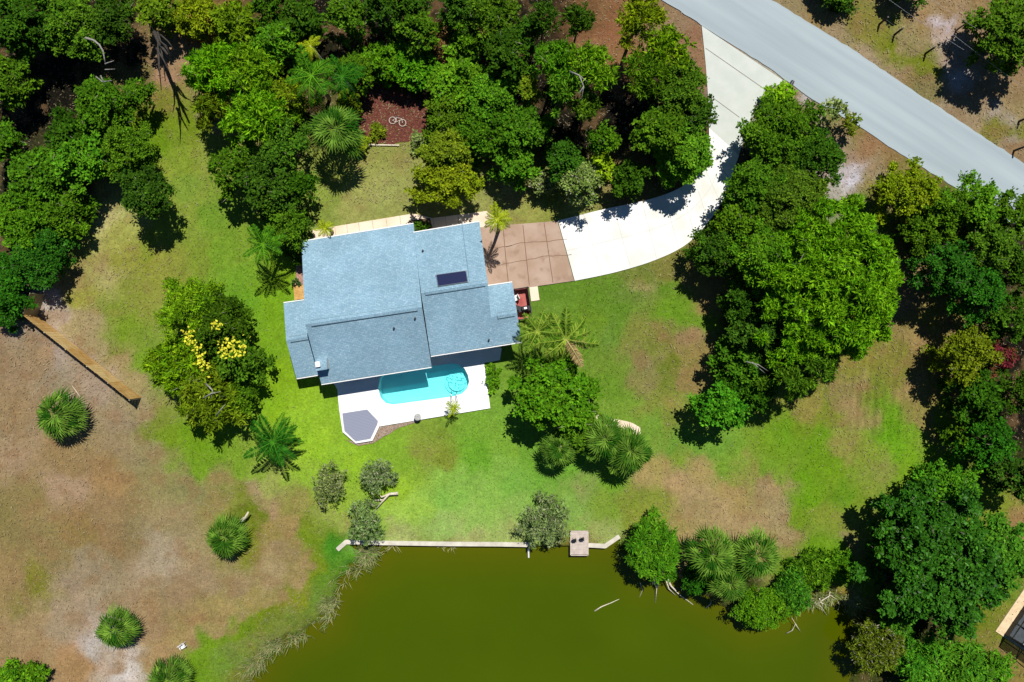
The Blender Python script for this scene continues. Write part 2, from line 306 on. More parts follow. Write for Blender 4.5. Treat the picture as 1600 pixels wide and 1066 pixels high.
# flat pads below house, drive, road and deck
def pad(poly, z, margin=4):
    global GZ
    s = signed_dist(PX, PY, poly); w = np.clip((s + margin) / margin, 0, 1); GZ = GZ * (1 - w) + z * w
HOUSEPAD = [(430, 320), (910, 320), (910, 470), (850, 520), (790, 640), (600, 705), (520, 700), (430, 600)]
pad(HOUSEPAD, -.02, 20)
sp = signed_dist(PX, PY, POOL); GZ = np.where(sp > -6, -2.4, GZ)
nx, ny = len(xs), len(ys)
idx = np.arange(nx * ny).reshape(ny, nx)
F = np.stack([idx[:-1, :-1], idx[:-1, 1:], idx[1:, 1:], idx[1:, :-1]], -1).reshape(-1, 4)
V = np.stack([GX, GY, GZ], -1).reshape(-1, 3)
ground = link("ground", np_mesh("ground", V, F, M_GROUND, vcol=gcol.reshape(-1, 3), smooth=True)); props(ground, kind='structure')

# pond
def pond_material():
    m = mat("pond_water", (.1, .1, .02), .12, .25); b = m.node_tree.nodes["Principled BSDF"]
    at = N(m, "ShaderNodeAttribute"); at.attribute_name = "Col"; L(m, at.outputs["Color"], b.inputs["Base Color"])
    tc = N(m, "ShaderNodeTexCoord"); n = N(m, "ShaderNodeTexNoise"); n.inputs["Scale"].default_value = 1.2; n.inputs["Detail"].default_value = 4
    L(m, tc.outputs["Object"], n.inputs["Vector"]); bp = N(m, "ShaderNodeBump"); bp.inputs["Strength"].default_value = .16; bp.inputs["Distance"].default_value = .1
    L(m, n.outputs["Fac"], bp.inputs["Height"]); L(m, bp.outputs[0], b.inputs["Normal"])
    return m
wx_ = np.arange(350, 1371, 6.0); wy_ = np.arange(830, 1521, 6.0)
WX, WY = np.meshgrid(wx_, wy_); d = signed_dist(WX + (vnA(WX, WY, 40, 3) - .5) * 30, WY, POND)
t = np.clip(d / 75, 0, 1)[..., None]; deep = np.array(lin((76, 96, 2))) / 1.45; shal = np.array(lin((94, 98, 3))) / 1.45
wc = shal * (1 - t) ** 1.5 + deep * (1 - (1 - t) ** 1.5); wc = wc * (0.90 + .20 * vnB(WX, WY, 110, 4))[..., None]
i2 = np.arange(WX.size).reshape(WX.shape); F2 = np.stack([i2[1:, :-1], i2[1:, 1:], i2[:-1, 1:], i2[:-1, :-1]], -1).reshape(-1, 4)
V2 = np.stack([(WX - 800) / 16, (533 - WY) / 16, np.full(WX.shape, -.38)], -1).reshape(-1, 3)
props(link("pond", np_mesh("pond", V2, F2, pond_material(), vcol=wc.reshape(-1, 3))), kind='structure')

def g2(pl): return [tuple(P(*p).xy) for p in pl]
def catmull(pl, n=8):
    out = []
    for i in range(len(pl) - 1):
        p0, p1, p2, p3 = pl[max(i - 1, 0)], pl[i], pl[i + 1], pl[min(i + 2, len(pl) - 1)]
        for k in range(n):
            t = k / n
            out.append(tuple(.5 * (2 * p1[j] + (p2[j] - p0[j]) * t + (2 * p0[j] - 5 * p1[j] + 4 * p2[j] - p3[j]) * t * t + (3 * p1[j] - p0[j] - 3 * p2[j] + p3[j]) * t ** 3) for j in (0, 1)))
    out.append(tuple(pl[-1])); return out
def jag(pl, amp=1.2, step=8, seed=1):
    r = random.Random(seed); out = []
    for i in range(len(pl) - 1):
        (a, b), (c, d) = pl[i], pl[i + 1]; n = max(1, int(math.hypot(c - a, d - b) / step))
        for k in range(n): out.append((a + (c - a) * k / n + r.uniform(-amp, amp), b + (d - b) * k / n + r.uniform(-amp, amp)))
    out.append(pl[-1]); return out
# road
M_ROAD = noise_mat("asphalt_road", (.30, .355, .38), (.36, .42, .44), .35, .9, .15, 9)
for nd in list(M_ROAD.node_tree.nodes):
    if nd.type == "TEX_NOISE":
        mp = N(M_ROAD, "ShaderNodeMapping"); mp.vector_type = "TEXTURE"; mp.inputs["Rotation"].default_value = (0, 0, math.radians(-32.7)); mp.inputs["Scale"].default_value = (7, .42, 1)
        tcn = N(M_ROAD, "ShaderNodeTexCoord"); L(M_ROAD, tcn.outputs["Object"], mp.inputs[0]); L(M_ROAD, mp.outputs[0], nd.inputs["Vector"])
up = jag([(700, -340), (1000, -140), (1205, 0), (1333, 78), (1433, 146), (1533, 212), (1600, 256), (1800, 400), (2400, 830)], .9, 10, 1)
lo = jag([(600, -290), (900, -88), (1035, 0), (1096, 40), (1200, 106), (1270, 156), (1350, 203), (1416, 247), (1500, 298), (1600, 362), (1800, 500), (2300, 850)], .9, 10, 2)
props(MB().prism(g2(up + lo[::-1]), -.1, .06).build("road", M_ROAD), kind='structure')
# driveway
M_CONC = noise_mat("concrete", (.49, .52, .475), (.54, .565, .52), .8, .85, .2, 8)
M_CONC_GLARE = noise_mat("glare_concrete", (.66, .655, .60), (.84, .84, .81), .45, .8, .2, 8)  # same concrete with stains, whitened to paint in the glare near the house
left = catmull([(1096, 41), (1103, 110), (1107, 180), (1106, 235), (1090, 272), (1058, 296), (1010, 313), (940, 328), (872, 345)], 6)
right = catmull([(1226, 128), (1198, 143), (1180, 165), (1166, 205), (1148, 262), (1128, 315), (1100, 355), (1068, 385), (1020, 408), (960, 426), (898, 439)], 6)
iL, iR = 26, 26
Lp, Rp = left, right
def split_idx(line, y): return min(range(len(line)), key=lambda i: abs(line[i][1] - y))
a, b_ = split_idx(left, 200), split_idx(right, 240)
drv = MB()
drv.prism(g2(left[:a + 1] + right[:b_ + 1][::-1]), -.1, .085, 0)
nseg = 6
def at_line(line, i0, t): 
    k = i0 + t * (len(line) - 1 - i0); j = int(k); f = k - j
    if j >= len(line) - 1: return line[-1]
    return (line[j][0] * (1 - f) + line[j + 1][0] * f, line[j][1] * (1 - f) + line[j + 1][1] * f)
for k in range(nseg):
    t0, t1 = k / nseg, (k + 1) / nseg
    A = [at_line(left, a, t0 + (t1 - t0) * q / 5) for q in range(6)]; B = [at_line(right, b_, t0 + (t1 - t0) * q / 5) for q in range(6)]
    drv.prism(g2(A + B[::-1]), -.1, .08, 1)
props(drv.build("driveway", [M_CONC, M_CONC_GLARE]), kind='structure')
jt = MB(); M_JOINT = mat("joint_grime", (.22, .20, .17), .95, .05)
for (p, q, jw) in (((1102, 76), (1197, 142), .03), ((1106, 148), (1155, 184), .03)):
    v0, v1 = P(*p), P(*q); dd = (v1 - v0).normalized(); nn = Vector((-dd.y, dd.x, 0)) * .035
    jt.add([v0 - nn + Vector((0, 0, .089)), v1 - nn + Vector((0, 0, .089)), v1 + nn + Vector((0, 0, .089)), v0 + nn + Vector((0, 0, .089))], [(0, 1, 2, 3)])
props(jt.build("driveway_joint", M_JOINT), kind='structure')
j2 = MB()
for k in range(1, 9):
    t_ = k / 9; p, q = at_line(left, a, t_), at_line(right, b_, t_); v0, v1 = P(*p), P(*q); dd = (v1 - v0).normalized(); v0 = v0 + dd * .05; v1 = v1 - dd * .05; nn = Vector((-dd.y, dd.x, 0)) * .03
    j2.add([Vector((v.x, v.y, .085)) for v in (v0 - nn, v1 - nn, v1 + nn, v0 + nn)], [(0, 1, 2, 3)])
for k in range(24):
    t_, t2_ = k / 24, (k + 1) / 24; m0 = [(at_line(left, a, t)[0] * .5 + at_line(right, b_, t)[0] * .5, at_line(left, a, t)[1] * .5 + at_line(right, b_, t)[1] * .5) for t in (t_, t2_)]
    v0, v1 = P(*m0[0]), P(*m0[1]); dd = (v1 - v0).normalized(); nn = Vector((-dd.y, dd.x, 0)) * .03
    j2.add([Vector((v.x, v.y, .086)) for v in (v0 - nn, v1 - nn, v1 + nn, v0 + nn)], [(0, 1, 2, 3)])
props(j2.build("driveway_slab_joint", mat("pale_joint", (.60, .585, .53), .9, .05)), kind='structure')
# brown stained apron with score lines
M_BROWN = noise_mat("stained_concrete", (.35, .235, .165), (.44, .32, .245), .5, .8, .25, 8, speck=(.30, .20, .14), speck_scale=.9)
bp_ = MB(); bp_.prism(g2([(742, 356), (871, 345.5), (897, 439), (838, 447.5), (800, 452), (745, 450)]), -.1, .077)
def strip(mb, p, q, w, z, z0=None):
    v0, v1 = P(*p), P(*q); dd = (v1 - v0).normalized(); nn = Vector((-dd.y, dd.x, 0)) * w / 2
    mb.add([Vector((v.x, v.y, z)) for v in (v0 - nn, v1 - nn, v1 + nn, v0 + nn)], [(0, 1, 2, 3)])
props(bp_.build("parking_apron", M_BROWN), kind='structure')
ap = MB()
for pl in ([(817, 352), (822, 400), (827, 446)], [(850, 348), (857, 395), (864, 442)], [(786, 355), (790, 400), (795, 450)]):
    for k in range(len(pl) - 1): strip(ap, pl[k], pl[k + 1], .07, .083)
for pl in ([(763, 418), (790, 412), (822, 407), (850, 401), (893, 398)], [(790, 386), (808, 380), (850, 378), (886, 374)], [(762, 386), (778, 387), (800, 384)]):
    pl = jag(pl, .8, 7, 5)
    for k in range(len(pl) - 1): strip(ap, pl[k], pl[k + 1], .055, .084)
props(ap.build("apron_joint", mat("dark_joint", (.20, .12, .08), .9, .1)), kind='structure')
# front path
M_PATH = noise_mat("cream_concrete", (.72, .56, .41), (.80, .66, .52), .6, .85, .2, 7)
pth = MB(); top = [(488, 360), (523, 354), (560, 348), (603, 341), (646, 334), (676, 341), (715, 336), (753, 331)]
for k in range(len(top) - 1):
    (x0, y0), (x1, y1) = top[k], top[k + 1]; n = 2 if x1 - x0 > 33 else 1
    for q in range(n):
        xa, ya = x0 + (x1 - x0) * q / n, y0 + (y1 - y0) * q / n; xb, yb = x0 + (x1 - x0) * (q + 1) / n, y0 + (y1 - y0) * (q + 1) / n
        pth.prism(g2([(xa + .5, ya), (xb, yb), (xb + 4, yb + 30), (xa + 4.5, ya + 30)]), -.1, .07)
pth.prism(g2([(754, 331), (760, 330), (782, 348), (781, 352), (742, 355.5), (742, 345)]), -.1, .072)
props(pth.build("front_path", M_PATH), kind='structure')
pth2 = MB().prism(g2([(827, 449), (840, 447.5), (843, 469), (830, 471)]), -.1, .068)
props(pth2.build("side_path", M_PATH), kind='structure')
# flower bed strip and mulch clearing
M_MULCH = noise_mat("red_mulch", (.075, .022, .016), (.16, .055, .040), 9, .95, .05, 8, bump=.6, speck=(.22, .10, .07), speck_scale=7)
mb = MB(); mb.prism(g2(jag([(560, 140), (590, 136), (640, 150), (668, 165), (666, 200), (640, 222), (610, 226), (575, 224), (560, 200), (560, 140)], 2, 8, 9)), -.1, .05)
props(mb.build("mulch_bed", M_MULCH), kind='structure')
mb = MB(); mb.prism(g2(jag([(592, 668), (640, 659), (665, 654), (650, 660), (625, 668), (600, 682), (583, 692), (560, 697), (540, 688), (556, 690), (580, 686), (592, 668)], .8, 8, 4)), -.05, .045)
props(mb.build("gravel_bed", noise_mat("gravel_mulch", (.16, .10, .07), (.42, .33, .25), 14, .95, .1, 3, bump=.5)), kind='structure')
mb = MB(); mb.prism(g2([(463, 416), (478, 413), (481, 450), (461, 450)]), -.1, .05)
props(mb.build("paver_strip", noise_mat("pink_pavers", (.28, .14, .10), (.42, .26, .20), 5, .9, .1)), kind='structure')
mb = MB(); mb.prism(g2([(640, 345), (672, 341), (676, 356), (648, 368)]), -.1, .074)
props(mb.build("entry_bed", noise_mat("bed_soil", (.06, .04, .02), (.12, .08, .05), 8)), kind='structure')

# ------------------------------------------------------------------ pool deck + pool
M_DECK = noise_mat("white_deck", (.83, .83, .81), (.88, .88, .86), 1.2, .75, .25, 6)
DECK = [(500, 560), (527, 609), (530, 640), (535.5, 676), (556.5, 692), (581.5, 688.5), (593, 666.5), (650, 657), (766, 638), (761, 600), (756.5, 567), (770, 565), (781, 563), (784, 545), (760, 520), (560, 540)]
def zp(pl, z): return [tuple(P(p[0], p[1], z).xy) for p in pl]
dk = MB(); dk.prism(zp(DECK, .14), -.6, .14, 0, holes=[zp(POOL, .14)])
props(dk.build("pool_deck", M_DECK), kind='structure')
pc = P(660, 600, .1)
pool = empty("swimming_pool", (pc.x, pc.y, .14), "turquoise round-ended swimming pool half shaded by the house roof", "swimming pool")
def rel(v, o): return Vector(v) - Vector(o.location)
pool_xy = [Vector((*P(p[0], p[1], .14).xy, 0)) for p in POOL]
cx = sum((v.x for v in pool_xy)) / len(pool_xy); cy = sum((v.y for v in pool_xy)) / len(pool_xy)
def shrink(f, z): return [Vector((cx + (v.x - cx) * f, cy + (v.y - cy) * f, z)) for v in pool_xy]
def basin_depth(x): # deeper on the left
    return -1.0
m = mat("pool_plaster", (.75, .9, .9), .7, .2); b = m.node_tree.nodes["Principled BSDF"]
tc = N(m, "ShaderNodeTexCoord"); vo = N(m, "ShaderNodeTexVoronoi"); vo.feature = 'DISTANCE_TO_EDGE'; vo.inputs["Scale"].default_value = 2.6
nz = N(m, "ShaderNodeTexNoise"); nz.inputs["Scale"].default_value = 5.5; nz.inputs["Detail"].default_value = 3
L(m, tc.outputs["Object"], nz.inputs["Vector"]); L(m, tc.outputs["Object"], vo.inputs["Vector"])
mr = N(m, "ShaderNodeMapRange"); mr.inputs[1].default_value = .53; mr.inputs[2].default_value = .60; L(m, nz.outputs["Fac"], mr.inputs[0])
mx = N(m, "ShaderNodeMix"); mx.data_type = 'RGBA'; mx.inputs[6].default_value = (.74, .9, .9, 1); mx.inputs[7].default_value = (.22, .50, .50, 1)  # caustics and leaf specks painted into the plaster colour
L(m, mr.outputs[0], mx.inputs[0]); L(m, mx.outputs[2], b.inputs["Base Color"]); M_PLASTER_SPECKS = m
M_PLASTER = noise_mat("pool_floor", (.80, .93, .92), (.74, .90, .90), 1.0, .7, .2)
bs = MB(); n = len(pool_xy); rim = shrink(.999, .13); flo = [Vector((v.x, v.y, basin_depth(v.x))) for v in shrink(.985, 0)]
bs.add([r_ - pool.location for r_ in rim + flo], [(i, (i + 1) % n, (i + 1) % n + n, i + n) for i in range(n)])
tr = tessellate_polygon([[Vector((v.x, v.y, 0)) for v in flo]])
bs.add([f - pool.location for f in flo], [tuple(t) for t in tr])
bs.build("basin", M_PLASTER, pool)
# shallow speckled shelf at the right end with round steps
st = MB(); sh = [p for p in POOL if p[0] > 690]; c0 = P(711, 594)
shelf = zp([(676, 573), (705, 569.5), (716, 570.5), (725, 577), (730, 586), (731.5, 596), (729, 606), (721, 614), (710, 617.5), (680, 622)], 0)
st.prism([tuple((Vector((p[0], p[1], 0)) - pool.location).xy) for p in shelf], -1.5 - .14, -1.05 - .14)
st.build("shallow_shelf", M_PLASTER_SPECKS, pool)
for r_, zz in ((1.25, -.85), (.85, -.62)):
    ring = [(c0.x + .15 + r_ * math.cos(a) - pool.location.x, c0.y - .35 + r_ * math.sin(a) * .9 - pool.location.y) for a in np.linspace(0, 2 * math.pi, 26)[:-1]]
    MB().prism(ring, -1.2 - .14, zz - .14).build("step", M_PLASTER_SPECKS, pool)
m = bpy.data.materials.new("pool_water"); m.use_nodes = True; nt = m.node_tree
tb = N(m, "ShaderNodeBsdfTransparent"); tb.inputs[0].default_value = (.50, .98, 1.0, 1); gl = N(m, "ShaderNodeBsdfGlossy"); gl.inputs["Roughness"].default_value = .05
df = N(m, "ShaderNodeBsdfDiffuse"); df.inputs[0].default_value = (.0, .5, .6, 1); ms0 = N(m, "ShaderNodeMixShader"); ms0.inputs[0].default_value = .10
L(m, tb.outputs[0], ms0.inputs[1]); L(m, df.outputs[0], ms0.inputs[2])
ms = N(m, "ShaderNodeMixShader"); ms.inputs[0].default_value = .025; L(m, ms0.outputs[0], ms.inputs[1]); L(m, gl.outputs[0], ms.inputs[2])
L(m, ms.outputs[0], nt.nodes["Material Output"].inputs["Surface"]); M_POOLW = m
wt = MB(); pw = [v - pool.location for v in shrink(.998, .03)]
wt.add(pw, [tuple(t) if (pw[t[1]] - pw[t[0]]).cross(pw[t[2]] - pw[t[0]]).z > 0 else tuple(t[::-1]) for t in tessellate_polygon([[Vector((v.x, v.y, 0)) for v in pw]])])
wt.build("water", M_POOLW, pool)
cp = MB(); cp.prism([tuple((v - pool.location).xy) for v in shrink(1.035, 0)], -.02, .022, holes=[[tuple((v - pool.location).xy) for v in shrink(1.0, 0)]])
cp.build("coping", M_DECK, pool)
M_STEEL = mat("steel", (.55, .56, .58), .25, .5, 1.0)
hr = MB()
for dx in (-4, 4):
    p0 = P(711 + dx, 624, .14) - pool.location; p1 = P(710 + dx, 611, .14) - pool.location
    hr.tube([p0, p0 + Vector((0, 0, .7)), (p0 + p1) / 2 + Vector((0, 0, .85)), p1 + Vector((0, 0, .55)), p1 + Vector((0, 0, -.5))], .03, 8)
hr.build("handrail", M_STEEL, pool, True)

M_WHITE = mat("white_paint", (.82, .82, .80), .5, .3)
# octagonal grey platform
dpl = [(535, 646), (573.5, 640), (590.4, 658), (589.5, 663), (579, 685.6), (555.7, 689.5), (538.7, 673.5)]
dcn = P(563, 665, .14)
plat = empty("wooden_platform", dcn, "grey boarded many-sided platform with white rim at the deck corner", "platform")
def loc2(pl, z, o): return [tuple((P(p[0], p[1], z) - o.location).xy) for p in pl]
m = mat("grey_boards", (.26, .28, .37), .7, .2); b = m.node_tree.nodes["Principled BSDF"]
tc = N(m, "ShaderNodeTexCoord"); mp = N(m, "ShaderNodeMapping"); mp.inputs["Rotation"].default_value = (0, 0, math.radians(-9)); L(m, tc.outputs["Object"], mp.inputs[0])
wv = N(m, "ShaderNodeTexWave"); wv.bands_direction = 'Y'; wv.inputs["Scale"].default_value = 2.2; wv.inputs["Distortion"].default_value = .3; L(m, mp.outputs[0], wv.inputs[0])
mx = N(m, "ShaderNodeMix"); mx.data_type = 'RGBA'; mx.inputs[6].default_value = (.21, .225, .30, 1); mx.inputs[7].default_value = (.27, .285, .365, 1)
L(m, wv.outputs["Fac"], mx.inputs[0]); L(m, mx.outputs[2], b.inputs["Base Color"])
MB().prism(loc2(dpl, .2, plat), -.1, .07).build("floor_boards", m, plat)
MB().prism(loc2([(533.3, 646), (535, 645.5), (538.2, 674), (555.4, 690.3), (579.8, 686.3), (590.4, 663.5), (591.3, 658), (593, 658), (593.5, 665), (582, 688.8), (556, 693), (536, 675.5)], .2, plat), -.45, .11).build("rim", M_WHITE, plat)

# ------------------------------------------------------------------ house
hc0 = P(620, 460, 0)
house = empty("house", (hc0.x, hc0.y, 0), "single-storey house with blue-grey shingle gable roofs beside the pool", "house")
HO = house.location
def shingle():
    m = mat("blue_shingles", (.2, .3, .4), .9, .15); b = m.node_tree.nodes["Principled BSDF"]
    tc = N(m, "ShaderNodeTexCoord"); mp = N(m, "ShaderNodeMapping"); mp.inputs["Rotation"].default_value = (0, 0, math.radians(-9)); L(m, tc.outputs["Object"], mp.inputs[0])
    br = N(m, "ShaderNodeTexBrick"); br.inputs["Scale"].default_value = 1.0; br.inputs["Brick Width"].default_value = .34; br.inputs["Row Height"].default_value = .15
    br.inputs["Mortar Size"].default_value = .012; br.inputs["Color1"].default_value = (.205, .34, .43, 1); br.inputs["Color2"].default_value = (.265, .41, .505, 1); br.inputs["Mortar"].default_value = (.135, .235, .31, 1)
    L(m, mp.outputs[0], br.inputs[0])
    n = N(m, "ShaderNodeTexNoise"); n.inputs["Scale"].default_value = 4.5; n.inputs["Detail"].default_value = 5; n.inputs["Roughness"].default_value = .75; L(m, tc.outputs["Object"], n.inputs[0])
    r = N(m, "ShaderNodeMapRange"); r.inputs[1].default_value = .52; r.inputs[2].default_value = .72; r.inputs[4].default_value = .62; L(m, n.outputs["Fac"], r.inputs[0])
    x = N(m, "ShaderNodeMix"); x.data_type = 'RGBA'; x.inputs[7].default_value = (.48, .62, .70, 1); L(m, r.outputs[0], x.inputs[0]); L(m, br.outputs[0], x.inputs[6])
    n2 = N(m, "ShaderNodeTexNoise"); n2.inputs["Scale"].default_value = .35; n2.inputs["Detail"].default_value = 5; L(m, tc.outputs["Object"], n2.inputs[0])
    r2 = N(m, "ShaderNodeMapRange"); r2.inputs[1].default_value = .3; r2.inputs[2].default_value = .7; r2.inputs[3].default_value = .86; r2.inputs[4].default_value = 1.08; L(m, n2.outputs["Fac"], r2.inputs[0])
    s = N(m, "ShaderNodeVectorMath"); s.operation = 'SCALE'; L(m, x.outputs[2], s.inputs[0]); L(m, r2.outputs[0], s.inputs["Scale"])
    L(m, s.outputs[0], b.inputs["Base Color"])
    bp = N(m, "ShaderNodeBump"); bp.inputs["Strength"].default_value = .15; bp.inputs["Distance"].default_value = .02; L(m, br.outputs["Fac"], bp.inputs["Height"]); bp.invert = True; L(m, bp.outputs[0], b.inputs["Normal"])
    return m
M_SHINGLE = shingle()
M_RAKE = mat('rake_lightened', (.55, .68, .74), .8, .1)  # rake colour lightened to offset its shade under the grazing sun
M_STUCCO = noise_mat("stucco", (.62, .60, .54), (.68, .66, .60), 12, .9, .1, bump=.2)
M_GLASS = mat("window_glass", (.02, .03, .04), .05, .6)
M_DARK = mat("dark_metal", (.015, .015, .018), .5, .4)
def hv(px, py, z): return P(px, py, z) - HO
# each gable: NW, NE eave corners, ridge W/E, SW, SE eave corners (photo px seen at their height)
gables = [
 ((471, 378, 2.5), (646, 350, 2.5), (477, 507, 5.15), (659, 480, 5.15), (502, 600, 2.85), (674, 573, 2.85)),
 ((646, 364, 2.85), (749, 347, 2.85), (658, 458, 4.95), (762, 442, 4.95), (673, 556, 3.2), (771, 541, 3.2)),
 ((757, 448, 2.9), (800.5, 441.5, 2.9), (764, 496, 4.0), (808, 489, 4.0), (769, 541.2, 3.17), (814.5, 534, 3.17)),
 ((443, 474, 2.05), (486, 468, 2.05), (447, 532, 3.1), (489, 525, 3.1), (463, 591, 2.0), (500, 585, 2.0)),
]
roof_faces = []
foot = []
for gi, (nw, ne, rw, re_, sw, se) in enumerate(gables):
    A, B, C, D, E, G = (hv(*q) for q in (nw, ne, rw, re_, sw, se)); dz = Vector((0, 0, -.2))
    mb = MB(); mb.add([A, B, C, D, E, G], [(2, 3, 1, 0), (4, 5, 3, 2)], 0)
    lo_ = [A + dz, B + dz, C + dz, D + dz, E + dz, G + dz]
    vs = [A, B, C, D, E, G] + lo_
    mb.add(vs, [(0, 1, 7, 6), (5, 4, 10, 11), (2, 0, 6, 8), (4, 2, 8, 10), (6, 7, 9, 8), (8, 9, 11, 10)], 1)
    mb.add(vs, [(1, 3, 9, 7), (3, 5, 11, 9)], 2 if gi < 2 else 1)
    roof = mb.build("roof", [M_SHINGLE, M_WHITE, M_RAKE], house)
    # ridge vent
    t0 = .06 if gi != 0 else .05
    a_, b_2 = C.lerp(D, t0), C.lerp(D, .96 if gi != 2 else .9)
    if gi == 2: a_ = C.lerp(D, .30)
    if gi == 3: a_, b_2 = C.lerp(D, .16), C.lerp(D, .80)
    rv = MB(); dd = (b_2 - a_).normalized(); nn = Vector((-dd.y, dd.x, 0)) * .25; u_ = Vector((0, 0, .13))
    slp = Vector((0, 0, -.09))
    rv.add([a_ - nn + u_ + slp, b_2 - nn + u_ + slp, b_2 + u_, a_ + u_, b_2 + nn + u_ + slp, a_ + nn + u_ + slp], [(0, 1, 2, 3), (3, 2, 4, 5)], 0)
    n3 = nn * 1.22; b6 = [a_ - n3 + u_ * .55 + slp * 1.3, b_2 - n3 + u_ * .55 + slp * 1.3, b_2 + u_ * .55, a_ + u_ * .55, b_2 + n3 + u_ * .55 + slp * 1.3, a_ + n3 + u_ * .55 + slp * 1.3]
    rv.add(b6, [(0, 1, 2, 3), (3, 2, 4, 5)], 1)
    k6 = [b6[0], b6[1], b6[4], b6[5]]; e6 = Vector((0, 0, -.3))
    rv.add(k6 + [k + e6 for k in k6], [(0, 1, 5, 4)[::-1], (2, 3, 7, 6)[::-1], (1, 2, 6, 5)[::-1], (3, 0, 4, 7)[::-1]], 1)
    rv.build("ridge_vent", [M_SHINGLE, mat("vent_gap", (.14, .22, .25), .8, .2)], roof)
    # gutters on both eaves
    for (q0, q1, sgn) in ((A, B, 1), (E, G, -1)):
        if gi == 0 and sgn == 1: q1 = q0.lerp(q1, 1.0)
        dd = (q1 - q0).normalized(); nn = Vector((-dd.y, dd.x, 0)) * sgn
        mid = (q0 + q1) / 2 + nn * .07 + Vector((0, 0, -.09)); ang = math.atan2(dd.y, dd.x)
        MB().box(mid, ((q1 - q0).length, .08, .11), ang).build("gutter", M_WHITE, roof)
    # walls under the roof, inset
    cen = (A + B + E + G) / 4; ins = .62 if gi < 3 else .45
    def inset(v, zz, f=ins): 
        d_ = Vector((cen.x - v.x, cen.y - v.y, 0)); sx = 1 if d_.x > 0 else -1; sy = 1 if d_.y > 0 else -1
        return Vector((v.x + sx * f, v.y + sy * f, zz))
    q = [inset(A, 0), inset(B, 0), inset(G, 0), inset(E, 0)]
    if gi == 1: q[0] = inset(A, 0, .0) ; q[3] = Vector((E.x + .1, E.y + .62, 0))
    z_n, z_s = A.z - .2, E.z - .2; zr = C.z - .35
    inn = [inset(A, z_n, ins), inset(B, z_n, ins), inset(G, z_s, ins), inset(E, z_s, ins)]
    rw_, re2 = (inn[0] + inn[3]) / 2, (inn[1] + inn[2]) / 2
    rw_ = Vector((C.x + ins * (1 if cen.x > C.x else -1), C.y, zr)); re2 = Vector((D.x - ins, D.y, zr))
    w = MB(); b0 = [Vector((v.x, v.y, -.1)) for v in inn]
    w.add(b0 + inn + [rw_, re2], [(1, 0, 4, 5), (3, 2, 6, 7), (0, 3, 7, 8, 4), (2, 1, 5, 9, 6)], 0)
    w.build("wall", M_STUCCO, house)
    foot.append((inn, cen))
# windows and doors in the walls
def opening(inn, i, j, t, wid, z0, z1, name, col=None):
    a_, b_2 = inn[i], inn[j]; d_ = Vector((b_2.x - a_.x, b_2.y - a_.y, 0)).normalized(); nrm = Vector((d_.y, -d_.x, 0))
    c = Vector((a_.x, a_.y, 0)).lerp(Vector((b_2.x, b_2.y, 0)), t)
    o = empty_c = MB().box(c + Vector((0, 0, (z0 + z1) / 2)) + nrm * .01, (wid, .10, z1 - z0), math.atan2(d_.y, d_.x)).build(name, M_WHITE, house)
    g = MB().box(c + Vector((0, 0, (z0 + z1) / 2)) + nrm * .05, (wid - .16, .06, z1 - z0 - .16), math.atan2(d_.y, d_.x)).build("pane", col or M_GLASS, o)
for t in (.2, .5): opening(foot[0][0], 3, 2, t, 2.4, .15, 2.2, "sliding_door")
opening(foot[0][0], 3, 2, .8, 1.4, .9, 2.1, "window"); opening(foot[1][0], 3, 2, .5, 2.4, .15, 2.2, "sliding_door")
for t in (.25, .55, .8): opening(foot[0][0], 1, 0, t, 1.3, .9, 2.0, "window")
opening(foot[1][0], 2, 1, .75, 4.2, .05, 2.2, "garage_door", M_WHITE); opening(foot[3][0], 0, 3, .5, 1.2, .9, 1.7, "window")
# roof details: plane heights on a slope
def on_roof(gi, side, px, py):
    nw, ne, rw, re_, sw, se = gables[gi]
    a3 = [hv(*q) for q in ((nw, ne, rw) if side == 'n' else (sw, se, rw))]
    nrm = (a3[1] - a3[0]).cross(a3[2] - a3[0]).normalized()
    o = Vector((0, 0, H)) - HO; d_ = (P(px, py, 0) - Vector((0, 0, H)))
    t_ = (a3[0] - o).dot(nrm) / d_.dot(nrm); return o + d_ * t_, (nrm if nrm.z > 0 else -nrm)
corn = [on_roof(1, 'n', *q)[0] for q in ((682, 430.5), (728, 424), (731, 441), (685, 448))]; nrm = on_roof(1, 'n', 700, 436)[1]
pan = MB(); pan.add([c + nrm * .10 for c in corn] + [c + nrm * .02 for c in corn], [(3, 2, 1, 0), (0, 1, 5, 4), (1, 2, 6, 5), (2, 3, 7, 6), (3, 0, 4, 7)])
pp = pan.build("solar_panel", mat("solar_black", (.010, .016, .06), .6, .12), house)
fr = MB()
for k in range(4): fr.tube([corn[k] + nrm * .11, corn[(k + 1) % 4] + nrm * .11], .035, 6)
for c in (corn[0], corn[2], corn[1]): fr.cyl(c, .07, .18, 8)
fr.build("panel_frame", M_STEEL, pp)
wl = MB(); a_, b_2 = on_roof(1, 'n', 722, 349)[0], on_roof(1, 'n', 734, 439)[0]
wl.tube([a_ + Vector((0, 0, .03)), b_2 + Vector((0, 0, .03))], .05, 6); wl.build("roof_pipe", M_SHINGLE, house)
for (gi, sd_, x, y) in ((1, 'n', 661, 392), (0, 's', 649, 497.5), (0, 's', 616, 513), (1, 's', 764, 531)):
    c, _ = on_roof(gi, sd_, x, y); MB().cyl(c, .09, .25, 10).build("vent_pipe", M_DARK, house)
